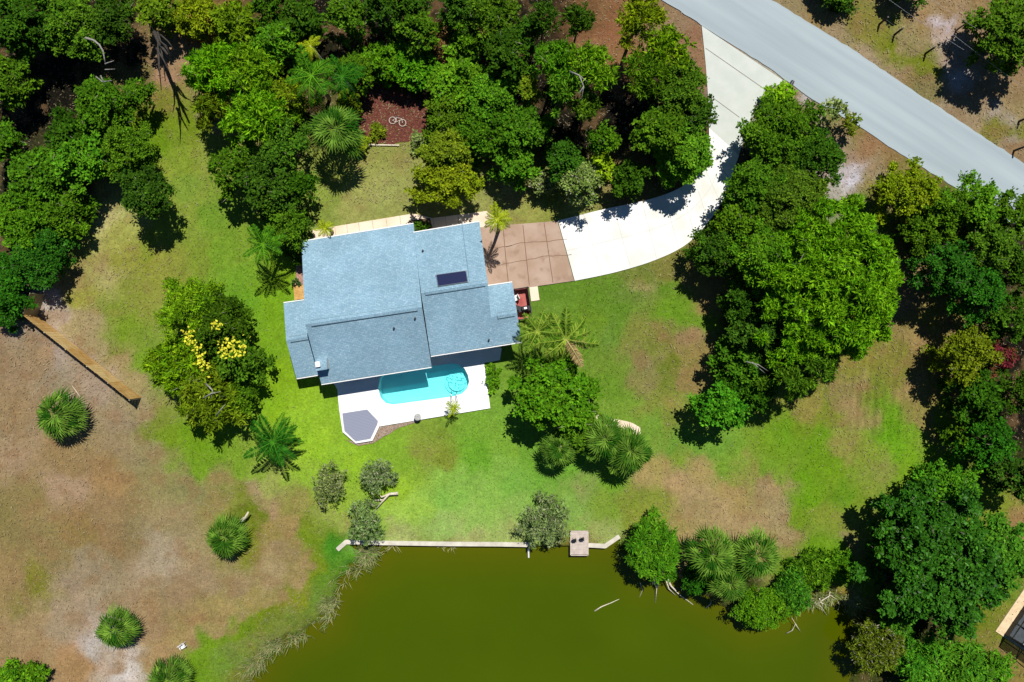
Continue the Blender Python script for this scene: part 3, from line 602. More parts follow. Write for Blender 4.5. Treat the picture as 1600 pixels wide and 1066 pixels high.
# chimney chase
c4 = [on_roof(0, 's', *q)[0] for q in ((497, 562), (513, 559.5), (515, 576), (499, 578.5))]; zt = max(c.z for c in c4) + .55
chm = MB(); chm.prism([tuple(c.xy) for c in c4], min(c.z for c in c4) - .1, zt, 0); chm.m[0] = 0
ch = chm.build("chimney", M_STUCCO, house)
mid = sum(c4, Vector()) / 4
MB().prism([tuple((mid.lerp(c, 1.08)).xy) for c in c4], zt, zt + .06).build("chimney_cap", M_SHINGLE, ch)
MB().box((mid.x - .28, mid.y + .02, zt + .18), (.42, .5, .26), math.radians(9)).build("flue", M_WHITE, ch)
# white post under the eave near the deck end
pz = P(777, 545, 1.2) - HO; MB().box((pz.x, pz.y + .1, 1.2), (.14, .14, 2.4), .15).build("porch_post", M_WHITE, house)

# red patio with low dark fence
M_RED = noise_mat("red_patio", (.34, .08, .07), (.44, .13, .11), 2, .8, .2)
RP = [(806, 452), (824, 450), (831, 497), (812, 499.5)]
props(MB().prism(g2([(797, 453), (824, 450), (831, 497), (805, 500)]), -.1, .07).build("red_patio", M_RED), kind='structure')
fc = P(826, 474); fence = empty("patio_fence", (fc.x, fc.y, .07), "low dark slatted fence round the small red patio", "fence")
fm = [(804, 453), (824, 450), (831, 497), (812, 500)]
for k in range(3):
    a_, b_2 = P(*fm[k]) - fence.location, P(*fm[k + 1]) - fence.location; a_.z = b_2.z = 0; d_ = b_2 - a_; ang = math.atan2(d_.y, d_.x)
    s_ = MB()
    for z in (.25, .55, .85): s_.box((a_ + b_2) / 2 + Vector((0, 0, z)), (d_.length, .06, .2), ang)
    s_.build("fence_panel", M_DARK if k != 1 else M_DARK, fence)
for p in fm: v = P(*p) - fence.location; MB().box((v.x, v.y, .5), (.1, .1, 1.06), .15).build("fence_post", M_DARK, fence)
# covered grill on patio
gp = P(820, 483, .5); grill = empty("barbecue_grill", (gp.x, gp.y, .07), "black barbecue with pale lid panel in the red patio corner", "grill", rz=.2)
g = MB(); g.box((0, 0, .45), (.62, .55, .8)); g.build("cabinet", M_DARK, grill)
MB().tube([(-.3, 0, .9), (.3, 0, .9)], [.24, .24], 14).build("lid", M_DARK, grill)
MB().box((.06, .05, 1.16), (.28, .2, .03)).build("towel", M_WHITE, grill)
for s_ in (-1, 1): MB().box((s_ * .48, 0, .82), (.3, .45, .05)).build("side_shelf", M_DARK, grill)
def chair(p, rz, label, mcol, z0):
    o = empty("patio_chair", (p.x, p.y, z0), label, "chair", "metal chairs", rz)
    MB().box((0, 0, .42), (.5, .5, .05)).build("seat", mcol, o)
    MB().box((0, -.26, .72), (.5, .05, .5)).build("backrest", mcol, o)
    for x in (-.22, .22):
        for y in (-.22, .22): MB().cyl((x, y, 0), .025, .42, 6).build("leg", M_DARK, o)
    return o
chair(P(806.5, 466), 2.0, "white-seated chair at the house side of the red patio", M_WHITE, .07)
chair(P(809, 482), 1.2, "dark chair at the house side of the red patio", M_DARK, .07)

# west wooden steps/deck
M_PLANK = noise_mat("orange_planks", (.48, .26, .07), (.62, .38, .13), 3, .7, .25)
wc0 = P(470, 459); wd = empty("side_deck", (wc0.x, wc0.y, 0), "small orange plank deck against the west wall of the house", "deck")
s_ = MB()
for k in range(9):
    a_ = P(459.5 + k * .2, 448.5 + k * 2.45); b_2 = P(480 + k * .15, 445.5 + k * 2.45); m_ = (a_ + b_2) / 2 - wd.location
    s_.box((m_.x, m_.y, .2), ((b_2 - a_).length, .14, .05), math.radians(8.5))
s_.build("planks", M_PLANK, wd)
MB().prism(loc2([(460, 450), (480, 447), (481, 468), (461, 470)], 0, wd), -.1, .16).build("joist_frame", M_BARK, wd)
M_TERRA = noise_mat("pot_clay", (.35, .2, .12), (.45, .28, .18), 8)
def pot(p, z0, r, label, matr=M_TERRA, cat="flower pot", grp=None):
    o = empty("flower_pot", (p.x, p.y, z0), label, cat, grp)
    MB().tube([(0, 0, 0), (0, 0, r * 1.5), (0, 0, r * 1.52)], [r * .7, r, r * .8], 14).build("pot", matr, o)
    rgl = random.Random(int(p.x * 100)); s = MB()
    for k in range(26):
        a = rgl.uniform(0, 6.28); t = rgl.uniform(.3, 1.2); l_ = r * rgl.uniform(1.0, 1.7)
        b0 = Vector((0, 0, r * 1.4)); tip = b0 + Vector((math.cos(a) * l_ * t, math.sin(a) * l_ * t, l_ * (1.4 - t))); sd = Vector((-math.sin(a), math.cos(a), 0)) * r * .22; md = b0.lerp(tip, .5) + Vector((0, 0, .05))
        s.add([b0, md - sd, tip, md + sd], [(0, 1, 2, 3)])
    s.build("foliage", mat("pot_green", (.05, .13, .02), .5), o); return o
pot(P(462, 442), .05, .28, "wide clay pot with a plant at the top end of the orange deck")
pot(P(469, 443.5), .05, .2, "small dark potted plant nearest the wall on the pink pavers", noise_mat("dark_pot", (.05, .04, .04), (.08, .07, .07), 5))
pot(P(465, 437), .05, .18, "small potted plant farther up the pink pavers from the orange deck")

# grey urn on the pool deck edge
uo = P(653.5, 651, .3); urn = empty("stone_urn", (uo.x, uo.y, .14), "grey round urn on the deck edge left of the small palm", "urn")
MB().tube([(0, 0, 0), (0, 0, .08), (0, 0, .2), (0, 0, .45), (0, 0, .62), (0, 0, .64), (0, 0, .645)], [.2, .2, .1, .3, .34, .26, .03], 16).build("bowl", noise_mat("urn_stone", (.28, .28, .27), (.48, .48, .46), 8), urn)

# ------------------------------------------------------------------ seawall and dock
M_SEAW = noise_mat("seawall_concrete", (.50, .46, .38), (.64, .60, .50), 1.5, .85, .15, bump=.15)
def seawall(line, label):
    c = P(*line[len(line) // 2]); o = empty("seawall", (c.x, c.y, 0), label, "seawall", "concrete seawall lengths")
    cap = MB(); wl_ = MB()
    for k in range(len(line) - 1):
        a_, b_2 = P(*line[k]), P(*line[k + 1]); d_ = (b_2 - a_); ang = math.atan2(d_.y, d_.x); m_ = (a_ + b_2) / 2 - o.location
        cap.box((m_.x, m_.y, .07 + .003 * k), (d_.length + .1, .42, .14), ang); wl_.box((m_.x, m_.y - .02, -.9), (d_.length + .02, .2, 1.8), ang)
    cap.build("cap", M_SEAW, o); wl_.build("wall_face", M_SEAW, o)
seawall([(528, 858), (541, 846.5), (600, 848), (700, 849.5), (780, 850), (832, 851)], "long pale concrete seawall between lawn and pond left of the dock")
seawall([(918, 851.5), (945, 853), (967, 838)], "short angled concrete seawall right of the dock")
M_DOCK = noise_mat("dock_boards", (.44, .37, .32), (.56, .48, .42), 3, .85, .15)
dc = P(905, 848, .2); dock = empty("fishing_dock", (dc.x, dc.y, 0), "small square weathered wooden dock jutting into the pond", "dock")
s_ = MB()
for k in range(14):
    a_ = P(892, 831 + k * 2.62, .25); b_2 = P(918.5, 831 + k * 2.62, .25); m_ = (a_ + b_2) / 2 - dock.location
    s_.box((m_.x, m_.y, .25), ((b_2 - a_).length, .155, .05))
s_.build("deck_boards", M_DOCK, dock)
for (x, y) in ((892, 866), (918, 866), (892, 838), (918, 838)):
    v = P(x, y, 0) - dock.location; MB().cyl((v.x, v.y, -1.5), .09, 1.72, 8).build("piling", M_BARK, dock)
f_ = MB(); 
for q in ((891.5, 830), (918.8, 830), (918.8, 867.5), (891.5, 867.5)): pass
qs = [P(*q, .2) - dock.location for q in ((891.5, 830), (918.8, 830), (918.8, 867.5), (891.5, 867.5))]
for k in range(4):
    d_ = qs[(k + 1) % 4] - qs[k]; m_ = (qs[k] + qs[(k + 1) % 4]) / 2; f_.box((m_.x, m_.y, .2), (d_.length + .06, .08, .19), math.atan2(d_.y, d_.x))
f_.build("frame", M_DOCK, dock)
for (x, y, lb) in ((897.5, 844, "dark narrow bench post on the left half of the dock"), (909.5, 842, "dark narrow bench post on the right half of the dock")):
    v = P(x, y, .5); o = empty("dock_seat", (v.x, v.y, .28), lb, "seat", "folding seats on the dock", .1)
    MB().box((0, 0, .4), (.34, .34, .04)).build("seat", M_DARK, o); MB().box((0, .16, .62), (.34, .04, .4)).build("backrest", M_DARK, o)
    for a_ in (-.14, .14):
        for b_3 in (-.14, .14): MB().cyl((a_, b_3, 0), .018, .4, 6).build("leg", M_STEEL, o)
o = MB().tube([P(825.5, 857, .0), P(826, 871, -.3)], .09, 10).build("drain_pipe", M_WHITE); props(o, "short white pipe sticking out of the seawall by the grey shrub", "pipe")
# concrete slab path at (965,660)
sl = catmull([(928, 644), (940, 650), (962, 655), (985, 660), (1000, 668)], 5); sl2 = catmull([(1001, 680), (990, 678), (965, 667), (938, 664), (926, 656)], 5)
props(MB().prism(g2(sl + sl2), -.1, .10).build("garden_slab_path", M_PATH), kind='structure')

# ------------------------------------------------------------------ board fence lower left
M_BOARD = noise_mat("fence_boards", (.42, .24, .07), (.55, .36, .14), 1.6, .8, .15, 8)
M_BOARD3 = noise_mat('fence_boards_pale', (.50, .33, .12), (.62, .46, .22), 1.6, .8, .15, 8)
M_BOARD2 = noise_mat("fence_boards_old", (.30, .24, .14), (.42, .35, .2), 1.6, .85, .1, 8)
t0, t1, t2 = P(35, 492, 2.1), P(201.5, 624, 2.1), P(46.6, 459, 2.1)
fo = (t0 + t1) / 2; bf = empty("board_fence", (fo.x, fo.y, 0), "tall orange-brown wooden board fence at the edge of the bare field", "fence")
rr = random.Random(3)
for (a_, b_2, n_, mt) in ((t0, t1, 5, M_BOARD), (t0, t2, 1, M_BOARD2)):
    d_ = Vector((b_2.x - a_.x, b_2.y - a_.y, 0)); Lg = d_.length; d_.normalize(); ang = math.atan2(d_.y, d_.x); nr = Vector((d_.y, -d_.x, 0)) * (1 if n_ == 1 else -1)
    for k in range(n_):
        s_ = MB(); l0, l1 = Lg * k / n_, Lg * (k + 1) / n_; x = l0
        while x < l1 - .05:
            w_ = .145; c = Vector((a_.x, a_.y, 0)) + d_ * (x + w_ / 2) - bf.location
            s_.box((c.x + nr.x * rr.uniform(0, .02), c.y + nr.y * rr.uniform(0, .02), 1.08 + rr.uniform(-.02, .02)), (w_ - .012, .022, 2.06), ang); x += w_
        pnl = s_.build("panel", mt if k % 2 == 0 or n_ == 1 else M_BOARD3, bf)
        for z in (.4, 1.8):
            rl = MB()
            c = Vector((a_.x, a_.y, z)) + d_ * (l0 + l1) / 2 - bf.location - nr * .05; rl.box(c, (l1 - l0, .05, .09), ang)
            rl.build("rail", M_WHITE if False else M_DRIFT, pnl)
    for k in range(n_ + 1):
        if n_ == 1 and k == 0: continue
        c = Vector((a_.x, a_.y, .9)) + d_ * (Lg * k / n_) - bf.location - nr * .09; MB().box(c, (.1, .1, 2.1), ang).build("post", M_DRIFT, bf)

# ------------------------------------------------------------------ roadside things
mp0 = P(1228, 139, 0); mbx = empty("mailbox", (mp0.x, mp0.y, 0), "dark post mailbox with rounded top beside the driveway mouth", "mailbox", rz=math.radians(-32))
MB().box((0, 0, .5), (.12, .12, 1.1)).build("post", M_BARK, mbx)
bx = MB(); prof = [(-.16, 0), (.16, 0), (.16, .2)] + [(.16 * math.cos(a), .2 + .14 * math.sin(a)) for a in np.linspace(.3, math.pi - .3, 6)] + [(-.16, .2)]
n = len(prof); vs = [(x, y, 1.05 + z) for y in (-.35, .35) for x, z in prof]
bx.add(vs, [tuple(range(n))[::-1], tuple(range(n, 2 * n))] + [((i + 1) % n, i, i + n, (i + 1) % n + n) for i in range(n)][::1])
bd = bx.build("body", mat("mailbox_metal", (.03, .035, .04), .4, .4), mbx); MB().box((.19, .1, 1.3), (.02, .2, .1)).build("flag", mat("flag_red", (.4, .03, .02)), bd)
rods = [(1374, 38, "short dark leaning fence post nearest the treetop at the frame's top"), (1397, 55, "dark leaning fence post second along the verge from the top"), (1446, 84, "dark leaning fence post on the verge just before the big tree shadow"),
        (1592, 190, "dark fence post at the right frame edge on the verge"), (1584, 236, "dark fence post closest to the road edge at right")]
for x, y, lb in rods:
    b0 = P(x, y); o = empty("fence_post", (b0.x, b0.y, 0), lb, "fence post", "leaning wooden posts along the verge")
    MB().tube([(0, 0, -.1), (.03, .02, .7), (.10, .05, 1.35)], [.11, .10, .08], 8).build("stake", noise_mat("tarred_wood", (.02, .018, .015), (.05, .045, .04), 8), o)
    MB().cyl((.10, .05, 1.35), .085, .04, 8).build("top", M_DARK, o)
wire = MB(); M_WIRE = mat("wire", (.30, .29, .27), .5, .4)
ws = [P(x, y) for x, y in ((1374, 38), (1397, 55), (1446, 84))]
for z in (.5, 1.0): wire.tube([w_ + Vector((.06, .03, z)) for w_ in ws] , .008, 4)
props(wire.build("wire_fence_strands", M_WIRE), "thin wire strands strung between the leaning posts on the verge", "wire")
M_CABLE = mat("cable", (.45, .46, .48), .5, .4)
for (a_, b_2, lb) in (((1330, -45), (1506, 78), "overhead cable crossing the sandy patch nearest the road"), ((1390, -45), (1700, 152), "overhead cable passing over the middle of the corner tree"), ((1480, 47), (1700, 205), "overhead cable passing below the corner tree's crown")):
    A, B = P(*a_, 4.0), P(*b_2, 4.0); pts_ = [A.lerp(B, t) - Vector((0, 0, .8 * (1 - (2 * t - 1) ** 2) * .3)) for t in np.linspace(0, 1, 9)]
    props(MB().tube([A - Vector((0, 0, .0))] + pts_[1:], .008, 5).build("overhead_cable", M_CABLE), lb, "cable", "overhead cables at the top right")

# white chair on the bare field
wcx = P(286, 1009, .3); chw = empty("plastic_bucket_chair", (wcx.x, wcx.y, 0), "small white plastic chair lying alone on the bare field", "chair", rz=.5)
MB().box((0, 0, .4), (.46, .46, .04)).build("seat", M_WHITE, chw); MB().box((0, .24, .66), (.46, .04, .5)).build("backrest", M_WHITE, chw)
for x in (-.2, .2):
    for y in (-.2, .2): MB().cyl((x, y, 0), .025, .4, 6).build("leg", M_WHITE, chw)
for x in (-.24, .24): MB().box((x, .02, .6), (.05, .44, .03)).build("armrest", M_WHITE, chw)

# bicycle lying in the mulch bed
bc = P(621, 191, .1); bike = empty("bicycle", (bc.x, bc.y, .12), "white old bicycle lying flat on the red mulch clearing", "bicycle", rz=math.radians(-14))
def ring(mb, c, r, t, n=24):
    mb.tube([(c[0] + r * math.cos(a), c[1] + r * math.sin(a), c[2]) for a in np.linspace(0, 2 * math.pi, n + 1)], t, 6, caps=False)
M_CREAM = mat("cream_paint", (.55, .46, .38), .5, .3)
for x in (-.50, .50):
    r_ = MB(); ring(r_, (x, 0.04, 0), .33, .04); wh = r_.build("wheel", M_CREAM, bike)
    s_ = MB()
    for k in range(6): a = k * math.pi / 6; s_.tube([(x - .3 * math.cos(a), .04 - .3 * math.sin(a), 0), (x + .3 * math.cos(a), .04 + .3 * math.sin(a), 0)], .006, 4)
    s_.build("spokes", M_STEEL, wh)
f_ = MB()
for a_, b_2 in (((-.5, .04, 0), (-.12, -.05, .03)), ((-.5, .04, 0), (-.2, .38, .03)), ((-.2, .38, .03), (-.12, -.05, .03)), ((-.12, -.05, .03), (.34, .36, .03)), ((-.2, .38, .03), (.32, .42, .03)), ((.32, .45, .03), (.5, .04, 0))): f_.tube([a_, b_2], .03, 6)
f_.build("frame", M_CREAM, bike); MB().tube([(.2, .55, -.0), (.36, .5, .05), (.44, .58, .1)], .02, 6).build("handlebar", M_STEEL, bike)
MB().box((-.23, .46, .04), (.26, .12, .08), .2).build("saddle", M_DARK, bike)
eb = P(600, 227, .05); o = MB().box((eb.x, eb.y, .08), (3.0, .12, .14), math.radians(-1)).build("timber_edging", M_DRIFT); props(o, "pale timber edging along the lower side of the mulch clearing", "edging")

# pool enclosure of the neighbour, lower right
ce = P(1569, 990); enc = empty("screen_enclosure", (ce.x, ce.y, 0), "dark framed screen pool enclosure cut by the lower right frame edge", "screen enclosure")
e1 = Vector((P(1603, 940) - P(1569, 990)).xy.to_3d()).normalized(); e2 = Vector((e1.y, -e1.x, 0))
props(MB().prism([tuple((ce + e1 * a - Vector((0, 0, 0)) + e2 * b_3).xy) for a, b_3 in ((-.3, -.9), (7, -.9), (7, 0), (0, 0), (0, 8), (-.3, 8))], -.1, .1).build("neighbour_deck", noise_mat("tan_deck", (.60, .45, .27), (.70, .56, .36), 3)), kind='structure')
props(MB().prism([tuple((ce + e1 * a + e2 * b_3).xy) for a, b_3 in ((0.003, 0.003), (7, 0.003), (7, 8), (0.003, 8))], -.1, .09).build("neighbour_patio", noise_mat("grey_patio", (.35, .42, .48), (.48, .55, .60), 2)), kind='structure')
fr = MB()
for a in (0, 1.4, 2.8, 4.2, 5.6, 7):
    fr.tube([e1 * a + Vector((0, 0, 2.4)), e1 * a + e2 * 4 + Vector((0, 0, 3.1)), e1 * a + e2 * 8 + Vector((0, 0, 2.4))], .05, 6)
for b_3 in (0, 2, 4, 6, 8):
    z = 2.4 + .7 * (1 - abs(b_3 - 4) / 4); fr.tube([e2 * b_3 + Vector((0, 0, z)), e2 * b_3 + e1 * 7 + Vector((0, 0, z))], .05, 6)
fr.build("roof_frame", M_DARK, enc)
for a in (0, 1.4, 2.8, 4.2, 5.6, 7): MB().tube([e1 * a, e1 * a + Vector((0, 0, 2.4))], .06, 6).build("upright", M_DARK, enc)
for b_3 in (2, 4, 6, 8): MB().tube([e2 * b_3, e2 * b_3 + Vector((0, 0, 2.4))], .06, 6).build("upright", M_DARK, enc)
M_SCREEN = bpy.data.materials.new("insect_screen"); M_SCREEN.use_nodes = True; nt = M_SCREEN.node_tree
tb = N(M_SCREEN, "ShaderNodeBsdfTransparent"); db = N(M_SCREEN, "ShaderNodeBsdfDiffuse"); db.inputs[0].default_value = (.02, .02, .02, 1); ms = N(M_SCREEN, "ShaderNodeMixShader"); ms.inputs[0].default_value = .6
L(M_SCREEN, tb.outputs[0], ms.inputs[1]); L(M_SCREEN, db.outputs[0], ms.inputs[2]); L(M_SCREEN, ms.outputs[0], nt.nodes["Material Output"].inputs["Surface"])
MB().box(e1 * 3.5 + Vector((0, 0, 1.5)), (6.9, .012, 1.75), math.atan2(e1.y, e1.x)).build("screen", M_SCREEN, enc); MB().box(e2 * 4 + Vector((0, 0, 1.5)), (7.9, .012, 1.75), math.atan2(e2.y, e2.x)).build("screen", M_SCREEN, enc)
kick = MB(); kick.box(e1 * 3.5 + Vector((0, 0, .3)), (7, .05, .6), math.atan2(e1.y, e1.x)); kick.box(e2 * 4 + Vector((0, 0, .3)), (8, .05, .6), math.atan2(e2.y, e2.x)); kick.build("kick_plate", M_DARK, enc)
kick = MB(); kick.box(e1 * 3.5 + Vector((0, 0, 1.1)), (7, .06, .07), math.atan2(e1.y, e1.x)); kick.box(e2 * 4 + Vector((0, 0, 1.1)), (8, .06, .07), math.atan2(e2.y, e2.x)); kick.build("mid_rail", M_DARK, enc)

# ------------------------------------------------------------------ vegetation generators
def norm(a): return a / (np.linalg.norm(a, axis=-1, keepdims=True) + 1e-9)
def leaf_quads(C, Dv, Nv, l, w, fold=.0):
    """diamond leaves: centre C, long axis Dv, normal Nv"""
    Dv = norm(Dv); S = norm(np.cross(Nv, Dv)); l = np.asarray(l)[:, None] / 2; w = np.asarray(w)[:, None] / 2
    V = np.stack([C - Dv * l, C + S * w - Dv * l * .1, C + Dv * l, C - S * w - Dv * l * .1], 1).reshape(-1, 3)
    F = np.arange(len(V)).reshape(-1, 4); return V, F
PAL = { # albedo of single leaves: base, second tone
 'dark': ((.022, .070, .004), (.070, .160, .008)), 'oak': ((.040, .115, .005), (.120, .235, .010)), 'bright': ((.050, .170, .006), (.150, .320, .012)),
 'pine': ((.070, .205, .004), (.260, .420, .012)), 'olive': ((.075, .145, .005), (.220, .290, .012)), 'lime': ((.160, .330, .006), (.290, .450, .010)),
 'grey': ((.110, .185, .030), (.330, .390, .140)), 'dry': ((.240, .150, .050), (.350, .240, .095)), 'deep': ((.014, .075, .004), (.055, .190, .010)),
 'yellowish': ((.100, .175, .004), (.290, .350, .010)), 'myrtle': ((.09, .15, .010), (.22, .28, .03)), 'fern': ((.035, .160, .008), (.13, .31, .016)), 'red': ((.06, .08, .008), (.24, .03, .04))}
def crown_mesh(name, R, Ry, hc, hh, pal, seed, style='broad', dens=1.0, lump=1.0, leaf=1.0, flowers=None):
    g = np.random.default_rng(seed); c1, c2 = (np.array(c) for c in PAL[pal])
    area = math.pi * R * Ry
    rl0 = {'broad': .58, 'pine': .55, 'feather': .6, 'shrub': .42, 'wispy': .42}[style] * lump; leaf = leaf * g.uniform(.82, 1.25); tint_ = np.array([g.uniform(.82, 1.08), g.uniform(.93, 1.07), g.uniform(.7, 1.3)])
    Rb = min(max(R * .24, rl0 * 1.1), 1.35) * lump
    nb_ = int(max(5, area / Rb ** 2 * .62 * min(1.7, dens + .1))); k = np.arange(nb_); r = np.sqrt((k + .5) / nb_) * .88; edge_ = (r > .7) & (g.random(nb_) < .28); r = np.where(edge_, r * g.uniform(1.1, 1.28, nb_), r); th = k * 2.39996 + g.uniform(0, 6) + g.normal(0, .12, nb_)
    ph = g.uniform(0, 6.28, 3); wob = 1 + .12 * np.sin(2 * th + ph[0]) + .10 * np.sin(3 * th + ph[1]) + .07 * np.sin(5 * th + ph[2])
    bx_ = r * np.cos(th) * R * wob; by_ = r * np.sin(th) * Ry * wob; dome = np.sqrt(np.clip(1 - np.minimum(r, 1) ** 2, 0, 1)); bz_ = hc + hh * (dome - .45) + g.normal(0, hh * .14, nb_)
    ns = max(4, int(4.2 * (Rb / rl0) ** 1.4)); J = np.repeat(np.arange(nb_), ns); m_ = len(J)
    ao = g.uniform(0, 6.28, m_); ro = np.sqrt(g.random(m_)) * Rb * .80; Rs = (g.uniform(.75, 1.25, nb_) * np.where(edge_, .6, 1))[J]
    LC = np.stack([bx_[J] + ro * Rs * np.cos(ao), by_[J] + ro * Rs * np.sin(ao), bz_[J] - (ro / Rb) ** 2 * Rb * .42 + g.normal(0, .12, m_)], 1)
    btone = g.random(nb_)[J]
    m2 = max(3, m_ // 6); r2 = np.sqrt(g.random(m2)) * .75; t2 = g.uniform(0, 6.28, m2)
    LC2 = np.stack([r2 * np.cos(t2) * R, r2 * np.sin(t2) * Ry, hc - hh * g.uniform(.5, .9, m2)], 1)
    LC = np.concatenate([LC, LC2]); nL = len(LC); btone = np.concatenate([btone, g.random(m2)])
    lr = rl0 * g.uniform(.6, 1.45, nL); tone = np.clip(.55 * btone + .45 * g.random(nL), 0, 1) ** 1.2; br = g.uniform(.82, 1.2, nL)
    A = {'broad': .25, 'pine': .33, 'feather': .36, 'shrub': .23, 'wispy': .30}[style] * leaf
    per = {'broad': 165, 'pine': 160, 'feather': 130, 'shrub': 170, 'wispy': 120}[style] * dens / leaf ** 1.5
    cnt = np.maximum(6, (per * lr ** 2).astype(int)); 
    I = np.repeat(np.arange(nL), cnt); n = len(I)
    K = 11; sd_ = norm(g.normal(0, 1, (nL, K, 3)) + np.array([0, 0, .45])); sl = g.uniform(.6, 1.25, (nL, K)); si = g.integers(0, K, n)
    rad = g.random(n) ** .55 * sl[I, si]; d = norm(sd_[I, si] + g.normal(0, .26, (n, 3)))
    stone = g.random((nL, K))[I, si]
    fl = np.array([1, 1, .62]); C = LC[I] + d * fl * (lr[I] * rad)[:, None]
    rnd = g.normal(0, 1, (n, 3))
    if style == 'broad':
        Dv = norm(d * np.array([1, 1, .5]) + rnd * .55); Nv = norm(np.array([0, 0, .8]) + d * .5 + rnd * .6); l = A * g.uniform(.7, 1.4, n); w = l * g.uniform(.45, .7, n)
    elif style == 'pine':
        Dv = norm(d * np.array([1, 1, .55]) + rnd * .45 + np.array([0, 0, .12])); Nv = norm(np.cross(Dv, g.normal(0, 1, (n, 3))) + np.array([0, 0, .7])); l = A * g.uniform(.8, 1.7, n); w = l * .26
    elif style == 'feather':
        Dv = norm(d * np.array([1, 1, .3]) + rnd * .35); Nv = norm(np.array([0, 0, 1.0]) + rnd * .45); l = A * g.uniform(.7, 1.6, n); w = l * .28
    elif style == 'wispy':
        Dv = norm(d + rnd * .8); Nv = norm(rnd + np.array([0, 0, .8])); l = A * g.uniform(.6, 1.8, n); w = l * .24
    else:
        Dv = norm(d * np.array([1, 1, .6]) + rnd * .6); Nv = norm(np.array([0, 0, .7]) + d * .5 + rnd * .6); l = A * g.uniform(.7, 1.5, n); w = l * g.uniform(.4, .6, n)
    tw_ = g.random(n) < .007; l = np.where(tw_, l * 2.2, l); w = np.where(tw_, w * .22, w)
    V, F = leaf_quads(C, Dv, Nv, l, w)
    t = np.clip(tone[I] * .55 + stone * .45 + g.random(n) * .4 - .2, 0, 1)[:, None]; fc = (c1 * (1 - t) + c2 * t) * (br[I] * g.uniform(.58, 1.40, n))[:, None]
    fc = fc * tint_; fc[tw_] = np.array([.30, .27, .20]) * g.uniform(.6, 1.2, tw_.sum())[:, None]
    if pal in ('grey', 'myrtle'):
        k_ = g.random(n) < .07; fc[k_] = np.array([.42, .38, .28]) * g.uniform(.7, 1.1, k_.sum())[:, None]
    if pal == 'red':
        k_ = tone[I] > .55; fc[k_] = np.array([.20, .03, .04]) * g.uniform(.5, 1.2, k_.sum())[:, None]
    return np_mesh(name, V, F, M_GLOSSLEAF if style == 'broad' and leaf > 1.25 else M_LEAF, fcol=fc), LC[:len(LC) - m2], lr

def trunk_mb(h, r0, LC, seed, nb=7, lean=(0, 0)):
    rr = random.Random(seed); t = MB()
    hs = h * .55; top = Vector((lean[0], lean[1], hs))
    t.tube([(0, 0, -.2), (lean[0] * .3, lean[1] * .3 + .05, hs * .4), top, top + Vector((.1, .1, h * .22))], [r0 * 1.2, r0, r0 * .75, r0 * .3], 8)
    sel = list(range(len(LC))); rr.shuffle(sel)
    for i in sel[:nb]:
        e = Vector(LC[i]); s0 = top - Vector((0, 0, rr.uniform(0, hs * .35))); e.z -= .1; mid = s0.lerp(e, .5) + Vector((rr.uniform(-.3, .3), rr.uniform(-.3, .3), rr.uniform(.0, .5)))
        t.tube([s0 * (1 - q) ** 2 + mid * 2 * q * (1 - q) + e * q * q for q in (0, .2, .4, .6, .8, 1)], [r0 * .42, r0 * .34, r0 * .26, r0 * .18, r0 * .11, r0 * .05], 6)
    return t

def tree(px, py, rpx, h, pal, label, style='broad', name='broadleaf_tree', dens=1.0, ry=None, lump=1.0, leaf=1.0, hh=None, cat='tree', grp=None, bark=None, nb=7, seed=None):
    h *= 1.0 if 'giant round yellow' in label else .58 if (px < 290 and py < 520) else .68 if px > 1340 else .72 if px < 560 else .85
    hc = h * .72; b0 = P(px, py, hc); R = rpx / 16 * (H - hc) / H; Ry = (ry or rpx) / 16 * (H - hc) / H
    seed = seed or int(px * 7 + py * 13)
    hh = hh or min(h * .42, R * .8)
    o = empty(name, (b0.x, b0.y, 0), label, cat, grp)
    me, LC, lr = crown_mesh("crown", R * .93, Ry * .93, hc - hh * .15, hh, pal, seed, style, dens, lump, leaf)
    link("crown", me, o); trunk_mb(h, max(.08, min(.32, R * .075)), LC, seed, nb).build("trunk", bark or M_BARK, o, True)
    return o

def shrub(px, py, rpx, h, pal, label, style='shrub', name='shrub', dens=1.0, ry=None, leaf=1.0, cat='shrub', grp=None, lump=1.0):
    hc = h * .55; b0 = P(px, py, hc); R = rpx / 16 * (H - hc) / H; Ry = (ry or rpx) / 16 * (H - hc) / H; seed = int(px * 5 + py * 17)
    o = empty(name, (b0.x, b0.y, 0), label, cat, grp)
    me, LC, lr = crown_mesh("foliage", R * .9, Ry * .9, hc, h * .5, pal, seed, style, dens, lump, leaf)
    link("foliage", me, o); trunk_mb(h * .9, .07, LC, seed, 5).build("stem", M_BARK, o, True)
    return o

